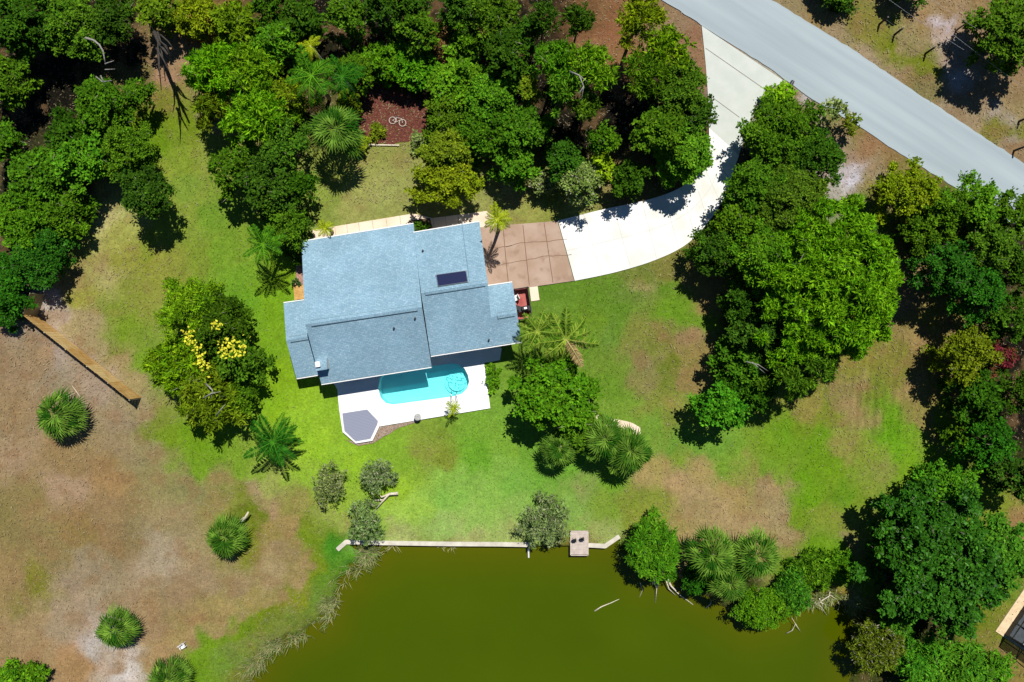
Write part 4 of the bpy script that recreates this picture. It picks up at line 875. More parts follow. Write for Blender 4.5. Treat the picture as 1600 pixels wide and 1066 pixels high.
# fan palm (sabal) crown
def fan_crown(R, seed, nf=44, c1=(.014, .075, .003), c2=(.17, .31, .035)):
    g = np.random.default_rng(seed); Vs = []; Cs = []
    c1, c2 = np.array(c1), np.array(c2)
    for i in range(nf):
        u = (i + .5) / nf; el = math.radians(68 - 95 * u ** .8); az = i * 2.39996 + g.normal(0, .18)
        d = np.array([math.cos(el) * math.cos(az), math.cos(el) * math.sin(az), math.sin(el)])
        pet = R * (.18 + .36 * u) * g.uniform(.8, 1.2); bl = R * g.uniform(.42, .56)
        hub = d * pet; side = norm(np.cross(d, [0, 0, 1.0])); upv = np.cross(side, d)
        s = side * .02; Vs.append([d * .02 - s, d * .02 + s, hub + s, hub - s]); Cs.append(c2)
        nb = 11; tone = g.random() ** 1.2; dd_ = norm(d + np.array([math.cos(az), math.sin(az), 0]) * .5)
        for b in range(nb):
            a = (b / (nb - 1) - .5) * 2.3; bd = norm(dd_ * math.cos(a) + side * math.sin(a)); L_ = bl * (1 - .22 * abs(a) / 1.15) * g.uniform(.85, 1.12)
            wv = norm(np.cross(bd, upv)) * .058; up_ = upv * .05 * (1 if b % 2 else -1)
            m_ = hub + bd * L_ * .5 + up_; tip = hub + bd * L_ + np.array([0, 0, -.30 * L_])
            tb = np.clip(tone * .85 + g.random() * .3 - .1, 0, 1); cc = (c1 * (1 - tb) + c2 * tb) * g.uniform(.65, 1.3)
            Vs.append([hub, m_ - wv, tip, m_ + wv]); Cs.append(cc)
    V = np.array(Vs).reshape(-1, 3); return np_mesh("crown", V, np.arange(len(V)).reshape(-1, 4), M_LEAF, fcol=np.array(Cs))
fans = {}
def sabal(px, py, rpx, h, label, grp="fan palms", var=0, tint=None, dead=0):
    hc = max(h, .6); b0 = P(px, py, hc); R = rpx / 16 * (H - hc) / H
    o = empty("fan_palm", (b0.x, b0.y, 0), label, "palm", grp, rz=(px * .37) % 6.28)
    key = (var, tint)
    if key not in fans: fans[key] = fan_crown(1.0 * 2.3, 50 + var, nf=36)
    s = R / 2.3 * 1.27
    link("crown", fans[key], o, (0, 0, hc), (0, 0, 0), (s, s, s))
    MB().tube([(0, 0, -.1), (.03, 0, hc * .5), (0, 0, hc)], [.24, .2, .22], 10).build("trunk", M_BARK, o, True)
    return o

# feather palm frond
def frond_mesh(Ln, droop, seed, c1, c2, wid=.62, rise=.5):
    g = np.random.default_rng(seed); c1, c2 = np.array(c1), np.array(c2); n = 32; Vs = []; Cs = []
    t = np.linspace(0, 1, n); x = Ln * t * (1 - .12 * t); z = Ln * (rise * t - droop * t ** 2.0); pts_ = np.stack([x, np.zeros(n), z], 1)
    for i in range(n - 1):
        w = .035 * (1 - t[i]) + .008; Vs.append([pts_[i] + [0, -w, 0], pts_[i + 1] + [0, -w * .9, 0], pts_[i + 1] + [0, w * .9, 0], pts_[i] + [0, w, 0]]); Cs.append(c2 * 1.2)
        if i < 3: continue
        tg = norm(pts_[i + 1] - pts_[i]); ll = wid * math.sin(math.pi * min(1, .12 + .86 * t[i])) ** .6 * g.uniform(.85, 1.15)
        for s in (-1, 1):
            dv = norm(tg * .65 + np.array([0, s * 1.0, -.45 + g.normal(0, .28)])); root = pts_[i]; md = root + dv * ll * .5 + [0, 0, .03]; tip = root + dv * ll + np.array([0, 0, -.14 * ll])
            ww = tg * .060; Vs.append([root, md - ww, tip, md + ww]); Cs.append((c1 + (c2 - c1) * g.random() ** 1.5) * g.uniform(.6, 1.35))
    V = np.array(Vs).reshape(-1, 3); return np_mesh("frond", V, np.arange(len(V)).reshape(-1, 4), M_LEAF, fcol=np.array(Cs))
fr_cache = {}
def feather(px, py, rpx, h, label, tone='green', nf=16, base=None, dead=0, rz=0):
    tones = {'green': ((.03, .13, .006), (.10, .26, .010)), 'dark': ((.010, .085, .005), (.045, .18, .010)), 'yellow': ((.22, .32, .006), (.40, .46, .015)), 'khaki': ((.05, .15, .006), (.26, .34, .04)), 'dead': ((.28, .2, .08), (.4, .3, .14))}
    hc = h; b0 = P(px, py, hc); R = rpx / 16 * (H - hc) / H; bl = P(*base) if base else Vector((b0.x, b0.y, 0))
    o = empty("feather_palm", (bl.x, bl.y, 0), label, "palm", "feather palms"); off = Vector((b0.x - bl.x, b0.y - bl.y, hc))
    MB().tube([(0, 0, -.1), off * .5 + Vector((.1, .05, 0)), off], [.2, .15, .13], 10).build("trunk", M_GREYBARK, o, True)
    rr = random.Random(int(px + py))
    for i in range(nf):
        v = i % 4; k = (tone, v) if not (dead and i >= nf - dead) else ('dead', v)
        if k not in fr_cache: c1, c2 = tones[k[0]]; fr_cache[k] = frond_mesh(3.0, (.35, .55, .75, 1.0)[v], 20 + v, c1, c2, rise=(.75, .55, .5, .35)[v])
        s = R / 2.75 * rr.uniform(.85, 1.08)
        link("frond", fr_cache[k], o, off, (rr.uniform(-.25, .25), 0, rz + i * 2 * math.pi / nf * 1.0 + rr.uniform(-.15, .15)), (s, s, s))
    return o

def branchy(name, px, py, label, cat, matr, arms, z0=0.0, grp=None):
    """bare limbs: arms = list of polylines in photo px with heights, radius"""
    b0 = P(px, py, 0); o = MB()
    for pl, r0 in arms:
        pp_ = [P(x, y, z) - b0 for x, y, z in pl]; o.tube(pp_, list(np.linspace(r0, r0 * .3, len(pp_))), 7)
    ob = o.build(name, matr, None, True, loc=b0); return props(ob, label, cat, grp)

exec_trees = True
# ------------------------------------------------------------------ trees, top left wood
TL = "trees of the wood at the upper left"
for a in [
 (35, 30, 60, 10, 'dark', "dark leafy tree filling the extreme upper left corner"),
 (118, 38, 55, 9, 'oak', "mid-green tree at the top edge, second from the upper left corner"),
 (178, 28, 36, 10, 'dark', "dark tree just left of the big bare leaning limbs"),
 (8, 125, 40, 8, 'oak', "green tree at the left edge below the corner tree"),
 (212, 145, 22, 8, 'oak', "small crowned tree beside the grey dead branch of the upper left wood"),
 (160, 165, 46, 10, 'oak', "bright-topped tree on the lawn side of the upper left wood beside the branch shadows"),
 (108, 212, 34, 9, 'dark', "dark tree in the middle of the upper left wood"),
 (5, 225, 30, 8, 'oak', "tree at the left edge beside the black hollow"),
 (195, 232, 42, 9, 'oak', "tree bulging onto the narrow lawn strip at the upper left"),
 (130, 245, 48, 9, 'bright', "bright green tree inside the lower part of the upper left wood"),
 (225, 300, 40, 11, 'dark', "tree whose dark crown hangs farthest onto the left lawn"),
 (60, 275, 48, 8, 'oak', "round tree above the smooth bank of foliage at left"),
 (100, 330, 42, 6, 'oak', "low spreading tree next to the tan lawn patch at left"),
 (35, 345, 52, 7, 'bright', "dense bright tree at the left edge beside the tan lawn"),
 (60, 405, 48, 7, 'deep', "deep green round tree at left reaching out to the pale lawn"),
 (5, 445, 45, 6, 'deep', "deep green tree just above the fence corner at left"),
]: tree(*a[:5], a[5], grp=TL, lump=1.0)
shrub(12, 492, 24, 2.2, 'deep', "dark bush spilling over the fence corner at left", grp=None)
for a in [
 (250, 20, 32, 5, 'olive', "olive bush at the top edge behind the bare limbs"),
 (310, 28, 40, 4, 'yellowish', "dry yellowish scrub at the top edge above the sandy gap"),
 (372, 40, 38, 5, 'olive', "olive scrub right of the sandy gap at the top"),
 (425, 15, 32, 5, 'dark', "dark bush at the top edge above the light green thicket"),
]: shrub(*a[:5], a[5], leaf=1.2)
# bare leaning tree and its limbs
rb = random.Random(11)
arms = [([(232, 20, 0), (238, 45, 3), (250, 70, 5), (262, 85, 7)], .28)]
for k in range(9):
    a = -.5 + k * .28; x0, y0, z0 = 250 + rb.uniform(-6, 6), 68 + rb.uniform(-18, 8), 5 + rb.uniform(-1, 1)
    l_ = rb.uniform(28, 48); arms.append(([(x0, y0, z0), (x0 + math.cos(a) * l_ * .5 * .6, y0 + 14 + math.sin(a) * l_ * .4, z0 + .6), (x0 + math.cos(a) * l_ * .55 + rb.uniform(-5, 5), y0 + 34 + math.sin(a) * l_ * .7, z0 - .2)], .1))
branchy("bare_tree", 232, 20, "leafless dark tree with fine limbs reaching over the sandy gap", "tree", noise_mat("dark_bark", (.035, .03, .025), (.07, .06, .05), 6), arms)
branchy("dead_branch", 130, 65, "pale grey dead branch curving between dark crowns in the upper left wood", "branch", M_GREYBARK,
        [([(125, 62, 4.5), (135, 60, 4.9), (146, 63, 5.1), (155, 70, 5.2), (161, 80, 5.1), (163, 91, 5), (165, 102, 4.6)], .13), ([(150, 120, 7), (160, 128, 7.6), (175, 126, 7.5)], .07), ([(157, 118, 8), (165, 135, 7.5)], .06), ([(164, 100, 7.8), (178, 95, 7.8)], .06), ([(164, 109, 7.7), (180, 108, 7.6)], .05)], grp="dead branches")

# ------------------------------------------------------------------ upper middle thicket
for a in [
 (335, 110, 48, 8, 'pine', "yellow-green pine at the left tip of the thicket beside the lawn", 'pine'),
 (395, 115, 46, 8, 'pine', "light green pine right of the leftmost one in the thicket", 'pine'),
 (330, 165, 34, 7, 'olive', "small olive pine with sand showing beside it above the lawn strip", 'pine'),
 (400, 185, 52, 9, 'pine', "broad yellow-green pine in the middle of the thicket left of the fan palm", 'pine'),
 (445, 225, 42, 8, 'oak', "leafy tree left of the round fan palm", 'broad'),
 (362, 262, 40, 8, 'oak', "dark green tree on the lawn side of the thicket's lower left", 'broad'),
 (415, 290, 46, 9, 'dark', "dark leafy tree above the feather palms west of the house", 'broad'),
 (470, 290, 28, 7, 'dark', "dark small tree on the lawn above the house's west corner", 'broad'),
 (445, 350, 38, 7, 'oak', "green tree touching the house's upper left roof corner", 'broad'),
]: tree(*a[:5], a[5], style=a[6], name='pine_tree' if a[6] == 'pine' else 'broadleaf_tree', grp="trees of the thicket above the house", dens=.9 if a[6] == "pine" else .72)
for a in [
 (440, 70, 42, 5, 'bright', "bright bush in the thicket left of the yellow palm frond"),
 (475, 35, 36, 5, 'dark', "dark bush at the top edge above the feather palms"),
 (545, 30, 34, 6, 'oak', "green bush at the top edge left of the black gap"),
 (640, 8, 34, 6, 'dark', "dark bush at the top edge beside the dry brown shrub"),
 (825, 55, 26, 8, 'dark', "narrow dark bush at the top among the pine trunks"),
 (600, 20, 34, 6, 'dark', "dark bush at the top edge above the mulch clearing"),
 (455, 155, 34, 5, 'olive', "olive bush left of the feather palms in the thicket"),
 (600, 95, 36, 3.2, 'bright', "round bright bush upper left of the mulch clearing"),
 (645, 105, 46, 3.4, 'bright', "large rounded bush directly above the mulch clearing"),
 (560, 115, 30, 4, 'oak', "green bush left above the mulch clearing"),
 (545, 165, 22, 3, 'olive', "low bush between fan palm and mulch clearing"),
 (655, 55, 34, 6, 'oak', "green bush at the top near the brown dry shrub"),
 (720, 25, 38, 7, 'dark', "dark tree at the top edge right of the dry shrub"),
 (735, 70, 30, 6, 'oak', "green bush right beside the brown dry shrub"),
 (560, 225, 14, 1.5, 'yellowish', "small yellow-green plant at the lawn below the fan palm"),
 (590, 203, 10, .8, 'olive', "tiny weed growing on the mulch clearing"),
]: shrub(*a[:5], a[5], grp="bushes of the thicket above the house", leaf=1.15)
shrub(688, 68, 26, 3.5, 'dry', "brown dried-out shrub in the thicket at the top centre", style='wispy')
for a in [
 (715, 130, 50, 6, 'bright', "dense bright tree right of the mulch clearing"),
 (770, 150, 46, 7, 'bright', "rounded bright tree second to the right of the mulch clearing"),
 (700, 185, 38, 5, 'oak', "green tree touching the lower right of the mulch clearing"),
 (755, 205, 46, 6, 'oak', "green tree behind the olive tree above the house"),
 (815, 205, 44, 7, 'oak', "green tree in the centre of the wood above the driveway apron"),
 (805, 255, 32, 5, 'bright', "bright low tree on the lawn edge above the apron"),
 (828, 140, 20, 8, 'olive', "olive tree beside the dark pine shadows"),
 (790, 85, 40, 9, 'dark', "dark tree at the upper centre left of the tall pines"),
 (775, 25, 36, 9, 'oak', "tree at the top edge left of the tall pines"),
]: tree(*a[:5], a[5], grp="trees of the central wood", dens=1.0, hh=2.2)
tree(700, 235, 48, 6, 'olive', "olive brownish-topped tree above the front path", leaf=1.05, hh=2.2, ry=34)
tree(695, 285, 60, 6, 'yellowish', "tree with mixed yellow and green leaves hanging over the front path", style='broad', leaf=.9, dens=.85, ry=40, hh=2)
for a in [
 (868, 95, 34, 12, 'bright', "tall pine with bright tufted crown left of the red soil patch"),
 (925, 105, 36, 13, 'pine', "tall pine with yellow-green crown below the red soil patch"),
 (880, 135, 28, 12, 'bright', "narrow pine crown lower left of the red soil patch"),
 (918, 165, 24, 11, 'oak', "slim pine beside the long black shadow gap"),
 (850, 25, 24, 12, 'dark', "dark pine at the top edge left of the red soil"),
 (905, 30, 26, 12, 'dark', "dark thin pine at the top edge touching the red soil"),
 (1000, 25, 38, 11, 'yellowish', "yellow-green pine at the top edge left of the road"),
 (1040, 75, 36, 11, 'pine', "pine between the red soil patch and the road corner"),
 (1010, 115, 34, 12, 'oak', "pine right of the red soil patch"),
]: tree(*a[:5], a[5], style='pine', name='pine_tree', grp="tall pines of the central wood", dens=.9, leaf=1.1)
for a in [
 (1060, 135, 48, 9, 'oak', "leafy tree beside the upper driveway edge"),
 (1085, 175, 30, 7, 'dark', "dark tree closest to the upper driveway edge"),
 (945, 218, 22, 8, 'oak', "green tree beside the black gap in the wood"),
 (1030, 205, 40, 9, 'oak', "round tree left of the large bright one at the driveway bend"),
 (880, 250, 30, 6, 'dark', "dark tree at the lower rim of the central wood"),
 (905, 280, 34, 5, 'grey', "grey-leaved bushy tree at the lower rim of the central wood"),
 (985, 280, 30, 4.5, 'dark', "dark bushy tree beside the driveway's inner bend"),
]: tree(*a[:5], a[5], grp="trees beside the driveway", hh=2.4)
tree(1068, 232, 52, 6.5, 'bright', "large round bright green tree at the driveway bend", hh=3.2, dens=1.2, leaf=1.1)
shrub(938, 262, 26, 4.5, 'lime', "lime green bush at the lower rim of the central wood", leaf=1.3)
shrub(845, 285, 20, 2.5, 'grey', "small pale bush on the lawn edge above the apron")
branchy("dead_branch", 905, 120, "pale forked dead branch among the tall pines", "branch", M_GREYBARK,
        [([(890, 112, 8), (905, 118, 9), (912, 135, 9), (908, 158, 8.5)], .09), ([(905, 118, 9), (918, 128, 9)], .05), ([(912, 135, 9), (902, 150, 8.8)], .05)], grp="dead branches")

# ------------------------------------------------------------------ right of the drive
tree(1225, 205, 62, 8, 'oak', "round green tree between driveway mouth and sandy ground", hh=3)
tree(1182, 215, 28, 6, 'bright', "bright tree overhanging the driveway's right edge", hh=2.5)
tree(1275, 245, 46, 7, 'dark', "dark-based tree at the sandy verge above the giant pine", hh=2.5)
shrub(1300, 172, 22, 3.5, 'grey', "sparse pale bush at the road edge", dens=.6, leaf=1.2)
shrub(1328, 195, 16, 2.5, 'olive', "small sparse bush leaning to the road", dens=.6, leaf=1.2)
shrub(1215, 152, 22, 2.5, 'lime', "low yellow-green bush by the mailbox")
tree(1180, 292, 46, 8, 'oak', "green tree casting shade on the driveway bend", hh=3)
tree(1235, 320, 64, 9, 'oak', "broad green tree directly above the giant yellow-green pine", hh=3)
tree(1152, 352, 40, 7, 'oak', "tree hanging over the driveway's lower bend", hh=3)
tree(1125, 392, 44, 6, 'dark', "dark tree at the lawn below the driveway bend", hh=3)
tree(1190, 400, 50, 10, 'bright', "bright green tree left of the giant pine's top", hh=3)
tree(1168, 470, 42, 6.5, 'dark', "dark tree on the lawn side left of the giant pine", hh=3)
tree(1298, 444, 131, 10.5, 'pine', "giant round yellow-green pine on the east lawn", style='pine', name='pine_tree', dens=1.7, ry=138, hh=4.0, lump=.75, leaf=1.15)
tree(1200, 520, 52, 8, 'dark', "dark tree tucked under the giant pine's lower left", hh=3.4)
tree(1255, 570, 56, 10, 'oak', "green tree below the giant pine", style='pine', name='pine_tree', hh=3, dens=.8)
tree(1160, 560, 42, 6, 'oak', "tree lower left of the giant pine with bare twigs", hh=2.6, dens=.9)
tree(1175, 605, 40, 5.5, 'dark', "dark low tree behind the bright outlying one", hh=2.2)
tree(1125, 635, 46, 6.5, 'fern', "bright outlying tree reaching onto the east lawn", hh=2.2, dens=.8, ry=36)
# right edge wood
RW = "trees of the wood along the right edge"
for a in [
 (1420, 300, 50, 7, 'yellowish', "yellow-green tree at the left end of the right-edge wood near the road"),
 (1475, 330, 40, 7, 'oak', "green tree below the road beside the yellow-green one"),
 (1520, 320, 44, 8, 'bright', "bright tree against the road at right"),
 (1580, 335, 44, 8, 'oak', "green tree at the right edge just below the road"),
 (1440, 365, 34, 6, 'oak', "small tree on the lawn side facing the giant pine"),
 (1545, 385, 48, 9, 'oak', "broad green tree second row below the road at right"),
 (1480, 420, 48, 9, 'deep', "deep green tree facing the giant pine across the sandy gap"),
 (1590, 420, 40, 9, 'dark', "dark tree at the right edge in the second row"),
 (1530, 455, 44, 9, 'deep', "deep green tree above the olive tree at right"),
 (1510, 555, 46, 8, 'olive', "olive tree jutting onto the sandy lawn at right"),
 (1585, 500, 40, 9, 'dark', "dark tree at the right edge above the red-flowering one"),
 (1590, 610, 40, 8, 'dark', "dark tree at the right edge below the red-flowering one"),
 (1530, 625, 40, 8, 'dark', "dark tree below the olive one at right"),
 (1545, 690, 44, 8, 'deep', "deep green tree in the lower half of the right-edge wood"),
 (1500, 680, 22, 5, 'oak', "small tree at the lawn edge of the right wood"),
 (1590, 745, 38, 7, 'dark', "dark tree at the right edge above the bare soil"),
]: tree(*a[:5], a[5], grp=RW, hh=3, dens=.85)
tree(1558, 560, 26, 7, 'red', "tree with dark red blossom in the right-edge wood", hh=2, leaf=1.1)
tree(1480, 765, 48, 7, 'fern', "green tree just above the giant dark tree at lower right", hh=2.6)
tree(1468, 880, 122, 11, 'deep', "giant round dark green tree at the lower right by the pond", hh=3.6, dens=1.35, leaf=1.1, lump=.85)
tree(1555, 860, 60, 9, 'fern', "green tree behind the giant dark one on its right side", hh=3)
tree(1372, 1015, 44, 5, 'myrtle', "olive bushy tree at the pond's right bank bottom", style='wispy', leaf=.9, dens=1.3, hh=2)
tree(1440, 1035, 40, 5, 'fern', "feathery green tree at the bottom edge right of the olive one", style='feather', hh=2)
tree(1500, 1045, 48, 5, 'fern', "feathery green tree at the bottom edge near the enclosure", style='feather', dens=.9, hh=2)
shrub(1400, 975, 30, 3, 'fern', "green bush between giant dark tree and pond bank")
shrub(1560, 1040, 30, 2, 'bright', "low light bush at the bottom right corner", dens=.6)
# top right corner
tree(1590, 45, 68, 9, 'oak', "green tree at the upper right corner above its black shadow", hh=3.2)
tree(1520, 30, 16, 5, 'oak', "small sparse sapling left of the corner tree", dens=.5)
tree(1308, -18, 36, 2.4, 'dark', "dark tree cut by the top edge above the road verge", hh=2)
tree(1420, -22, 32, 3.5, 'dark', "small tree cut by the top edge above the leaning posts", hh=2)
0 and tree(1530, 120, 44, 3.5, 'dark', "dark low tree in the corner tree's shade beside the road verge", hh=1.6, dens=.7)

# ------------------------------------------------------------------ left lawn tree
tree(298, 488, 62, 8, 'pine', "upper olive crown of the tree clump on the left lawn", style='pine', name='pine_tree', dens=.9, hh=2.6)
tree(345, 510, 50, 8, 'dark', "dark leafy tree hung with yellow flowers on the left lawn", hh=2.4)
tree(278, 570, 52, 7, 'pine', "yellow-green tree at the left side of the lawn clump", style='pine', name='pine_tree', dens=.8, hh=2.4)
tree(325, 622, 56, 7, 'olive', "olive tree at the lower end of the left lawn clump", dens=.8, style='pine', name='pine_tree', hh=2.4)
tree(375, 565, 36, 7, 'oak', "green tree on the house side of the left lawn clump", dens=.9, hh=2.2)
tree(375, 620, 24, 6, 'oak', "small tree between the lawn clump and the feather palm", dens=.9, hh=1.8)
def flower_cluster(px, py, n, sx, sy, label, h=7.4, rot=0):
    g = np.random.default_rng(int(px)); b0 = P(px, py, h); u = g.normal(0, 1, (n, 2)); c, s = math.cos(rot), math.sin(rot)
    xy = np.stack([u[:, 0] * sx * c - u[:, 1] * sy * s, u[:, 0] * sx * s + u[:, 1] * sy * c], 1) / 16
    C = np.stack([xy[:, 0], xy[:, 1], g.normal(0, .25, n)], 1); Nv = norm(g.normal(0, .4, (n, 3)) + [0, 0, 1]); V, F = leaf_quads(C, np.cross(Nv, g.normal(0, 1, (n, 3))), Nv, g.uniform(.20, .36, n), g.uniform(.14, .24, n))
    fc = np.array([.74, .70, .05]) * g.uniform(.7, 1.2, n)[:, None]
    me = np_mesh("flowers", V, F, M_LEAF, fcol=fc); o = bpy.data.objects.new("blossom", me); COL.objects.link(o); return o, b0
for (px, py, n, sx, sy, rot) in ((294, 525, 46, 4, 6, 0), (313, 557, 60, 4.5, 11, .35), (350, 545, 42, 5, 8, 0), (371, 542, 55, 7, 7, 0), (339, 508, 26, 5, 4, 0)):
    o, b0 = flower_cluster(px, py, n, sx, sy, "", 7.9, rot)
    par = [q for q in bpy.data.objects if q.get('label', '').startswith("dark leafy tree hung with yellow")][0]
    o.parent = par; o.location = b0 - par.location
branchy("bare_limb", 325, 610, "grey bare limbs showing in the gap of the left lawn clump", "branch", M_GREYBARK, [([(322, 600, 5.5), (332, 610, 6), (330, 622, 6)], .09), ([(318, 622, 6), (330, 615, 6.2), (345, 612, 6)], .07), ([(338, 650, 5), (345, 640, 5.4), (352, 632, 5.6)], .08)], grp="dead branches")

# ------------------------------------------------------------------ palms
feather(427, 690, 46, 3, "star-shaped feather palm alone on the lawn below the left clump", 'dark', 15, rz=.2)
feather(412, 382, 38, 5, "feather palm beside the house's west wall with its shadow on the lawn", 'green', 13)
feather(487, 118, 46, 6, "feather palm upright in the thicket above the round fan palm", 'green', 14)
feather(535, 120, 38, 5.5, "feather palm in the thicket right of the taller one", 'fern' if False else 'dark', 13)
feather(485, 72, 22, 6, "feather palm crown with yellow young fronds in the thicket", 'yellow', 8)
feather(508, 357, 17, 2.6, "small yellow-green palm at the house's upper left path corner", 'yellow', 14)
feather(777, 343, 25, 5.5, "yellow-green palm at the driveway corner of the house", 'yellow', 15, base=(779, 360))
feather(840, 518, 38, 5.5, "yellowish feather palm touching the house's east roof corner", 'khaki', 13, rz=.4)
feather(884, 530, 50, 6, "large khaki feather palm above the bright leafy tree", 'khaki', 15, dead=3)
feather(708, 638, 15, 1.9, "little yellow-green palm on the pool deck's lower edge", 'yellow', 12)
sabal(525, 202, 40, 5, "round fan palm above the house, its shadow lying on the lawn", var=0)
sabal(90, 648, 37, 2.5, "round fan palm on the bare field below the fence end", var=1)
sabal(352, 840, 32, 2.2, "round fan palm beside the driftwood stump on the bare field", var=2)
sabal(180, 983, 32, 2.2, "round fan palm near the white chair on the bare field", var=3)
sabal(262, 1062, 32, 2.2, "fan palm cut by the bottom edge next to the green grass tongue", var=1)
sabal(875, 700, 28, 3.5, "fan palm at the left foot of the bright leafy tree", var=2)
sabal(945, 685, 34, 4, "fan palm next to the white slab path", var=0)
sabal(985, 705, 36, 4, "rightmost fan palm of the trio beside the white slab path", var=3)
sabal(1112, 868, 40, 4.5, "fan palm at the pond's right bank nearest the rooted bush", var=1)
sabal(1182, 868, 38, 4.5, "fan palm of the pond bank farthest from the dock", var=2)
sabal(1140, 912, 30, 3.8, "fan palm of the pond bank leaning over the water", var=3)
tree(905, 668, 40, 5, 'oak', "green tree squeezed between the bright leafy tree and the fan palms", leaf=1.1, hh=2)
tree(870, 615, 68, 8, 'bright', "bright glossy leafy tree right of the pool", leaf=1.3, dens=1.1, hh=3, ry=64)
tree(1022, 858, 46, 4.5, 'fern', "feathery green bushy tree with pale roots at the pond's edge", style='feather', dens=1.1, hh=2, ry=52)
shrub(1188, 950, 44, 3, 'bright', "low green bush overhanging the pond at its right bank", ry=38)
shrub(1235, 925, 36, 2.5, 'fern', "green bush on the pond bank beside the fallen twigs", style='wispy', dens=1.3)
shrub(1090, 905, 28, 2.5, 'deep', "dark bush between rooted tree and the bank palms")
shrub(1270, 890, 36, 1.5, 'bright', "patch of tall bright weeds above the pond's right bank", style='wispy', dens=1.4)
shrub(1312, 885, 26, 1.5, 'bright', "tall weeds against the giant dark tree by the pond", style='wispy', dens=1.4)
for a in [(515, 755, 30, 34, "grey-green myrtle shrub at the left of the lawn by the seawall"), (590, 742, 30, 30, "grey-green myrtle shrub just above the forked driftwood"), (570, 818, 28, 38, "grey-green myrtle shrub overhanging the seawall's left end"), (852, 815, 50, 46, "wide grey-green myrtle bush overhanging the seawall by the dock")]:
    shrub(a[0], a[1], a[2], 3, 'grey', a[4], style='wispy', ry=a[3], dens=.85, grp="grey-green shrubs near the seawall")
shrub(770, 590, 8, .7, 'bright', "low hedge strip along the pool deck's right edge", ry=22)
shrub(655, 358, 11, 1.2, 'dark', "small dark bush in the notch of the front roof", ry=7)
for a in [(12, 1055, 20, 'bright'), (52, 1058, 26, 'bright')]:
    shrub(a[0], a[1], a[2], 2, a[3], ("leafy bush cut by the lower left corner" if a[0] < 20 else "leafy bush at the bottom edge right of the corner bush"))
shrub(465, 345, 20, 3, 'dark', "dark shrub against the house's upper left wall corner")
shrub(462, 395, 16, 2, 'dark', "dark shrub against the west wall above the pink pavers")
shrub(655, 222, 12, 1.2, 'grey', "spiky grey plant at the corner of the timber edging")
shrub(622, 240, 10, 1.0, 'dark', "small dark spiky plant on the lawn below the timber edging") if False else None

# ------------------------------------------------------------------ driftwood, roots
DG = "pale driftwood and dead limbs"
branchy("driftwood_stump", 380, 812, "pale driftwood stump sticking out beside the fan palm", "driftwood", M_DRIFT, [([(360, 822, .3), (375, 816, .5), (384, 808, .9), (388, 800, 1.2)], .25), ([(372, 818, .4), (360, 815, .3)], .1)], grp=DG)
branchy("fallen_branch", 605, 780, "forked grey fallen branch between the myrtle shrubs", "branch", M_DRIFT, [([(622, 771, .3), (608, 772, .5), (598, 783, .4), (588, 795, .3)], .17), ([(608, 772, .5), (596, 777, .5), (590, 770, .5)], .11), ([(598, 781, .4), (585, 782, .3), (583, 774, .4)], .08)], grp=DG)
branchy("floating_branch", 948, 945, "thin pale branch floating alone on the pond", "branch", M_DRIFT, [([(929, 955, -.36), (940, 948, -.33), (955, 942, -.34), (968, 936, -.4)], .07)], grp=DG)
branchy("mangrove_root", 1030, 915, "bundle of pale roots reaching into the pond under the feathery tree", "roots", M_DRIFT,
  [([(1042, 902, .3), (1048, 915, .1), (1060, 928, -.2), (1083, 945, -.4)], .12), ([(1040, 905, .3), (1045, 920, 0), (1055, 930, -.3)], .09), ([(1022, 903, .3), (1026, 918, 0), (1024, 942, -.4)], .09), ([(1028, 903, .3), (1028, 920, -.1)], .08), ([(1018, 905, .2), (1020, 914, -.2)], .07), ([(1000, 910, 0), (1004, 922, -.3), (998, 936, -.42)], .05)], grp=DG)
branchy("fallen_branch", 1290, 935, "tangle of bleached twigs on the pond's right bank", "branch", M_DRIFT,
  [([(1275, 945, .0), (1285, 938, .3), (1298, 930, .3), (1308, 938, .1)], .07), ([(1278, 940, .1), (1290, 945, .1)], .06), ([(1280, 935, .2), (1288, 950, 0)], .05), ([(1297, 925, .2), (1292, 942, .1)], .05), ([(1273, 942, .1), (1283, 948, 0), (1292, 962, -.3)], .05)], grp=DG)
branchy("fallen_branch", 1242, 980, "small forked branch standing out of the pond near the right bank", "branch", M_DRIFT, [([(1228, 990, -.35), (1238, 985, -.1), (1243, 975, .2), (1237, 965, .3)], .05), ([(1243, 975, .1), (1251, 988, -.35)], .04)], grp=DG)
branchy("fallen_branch", 1108, 945, "short pale stick at the water below the bank palms", "branch", M_DRIFT, [([(1103, 950, -.3), (1110, 944, 0), (1112, 938, .1)], .06)], grp=DG)
branchy("fallen_branch", 115, 605, "pale dead palm frond stalk on the field above the fan palm", "branch", M_DRIFT, [([(125, 620, .1), (118, 610, .1), (112, 602, .1)], .05), ([(103, 622, .1), (118, 614, .1)], .04)], grp=DG)
branchy("bare_limb", 1180, 570, "pale bare twigs showing lower left of the giant pine", "branch", M_GREYBARK, [([(1165, 565, 7), (1185, 570, 7.4), (1200, 580, 7)], .06), ([(1175, 566, 7), (1195, 583, 7)], .05)], grp="dead branches")

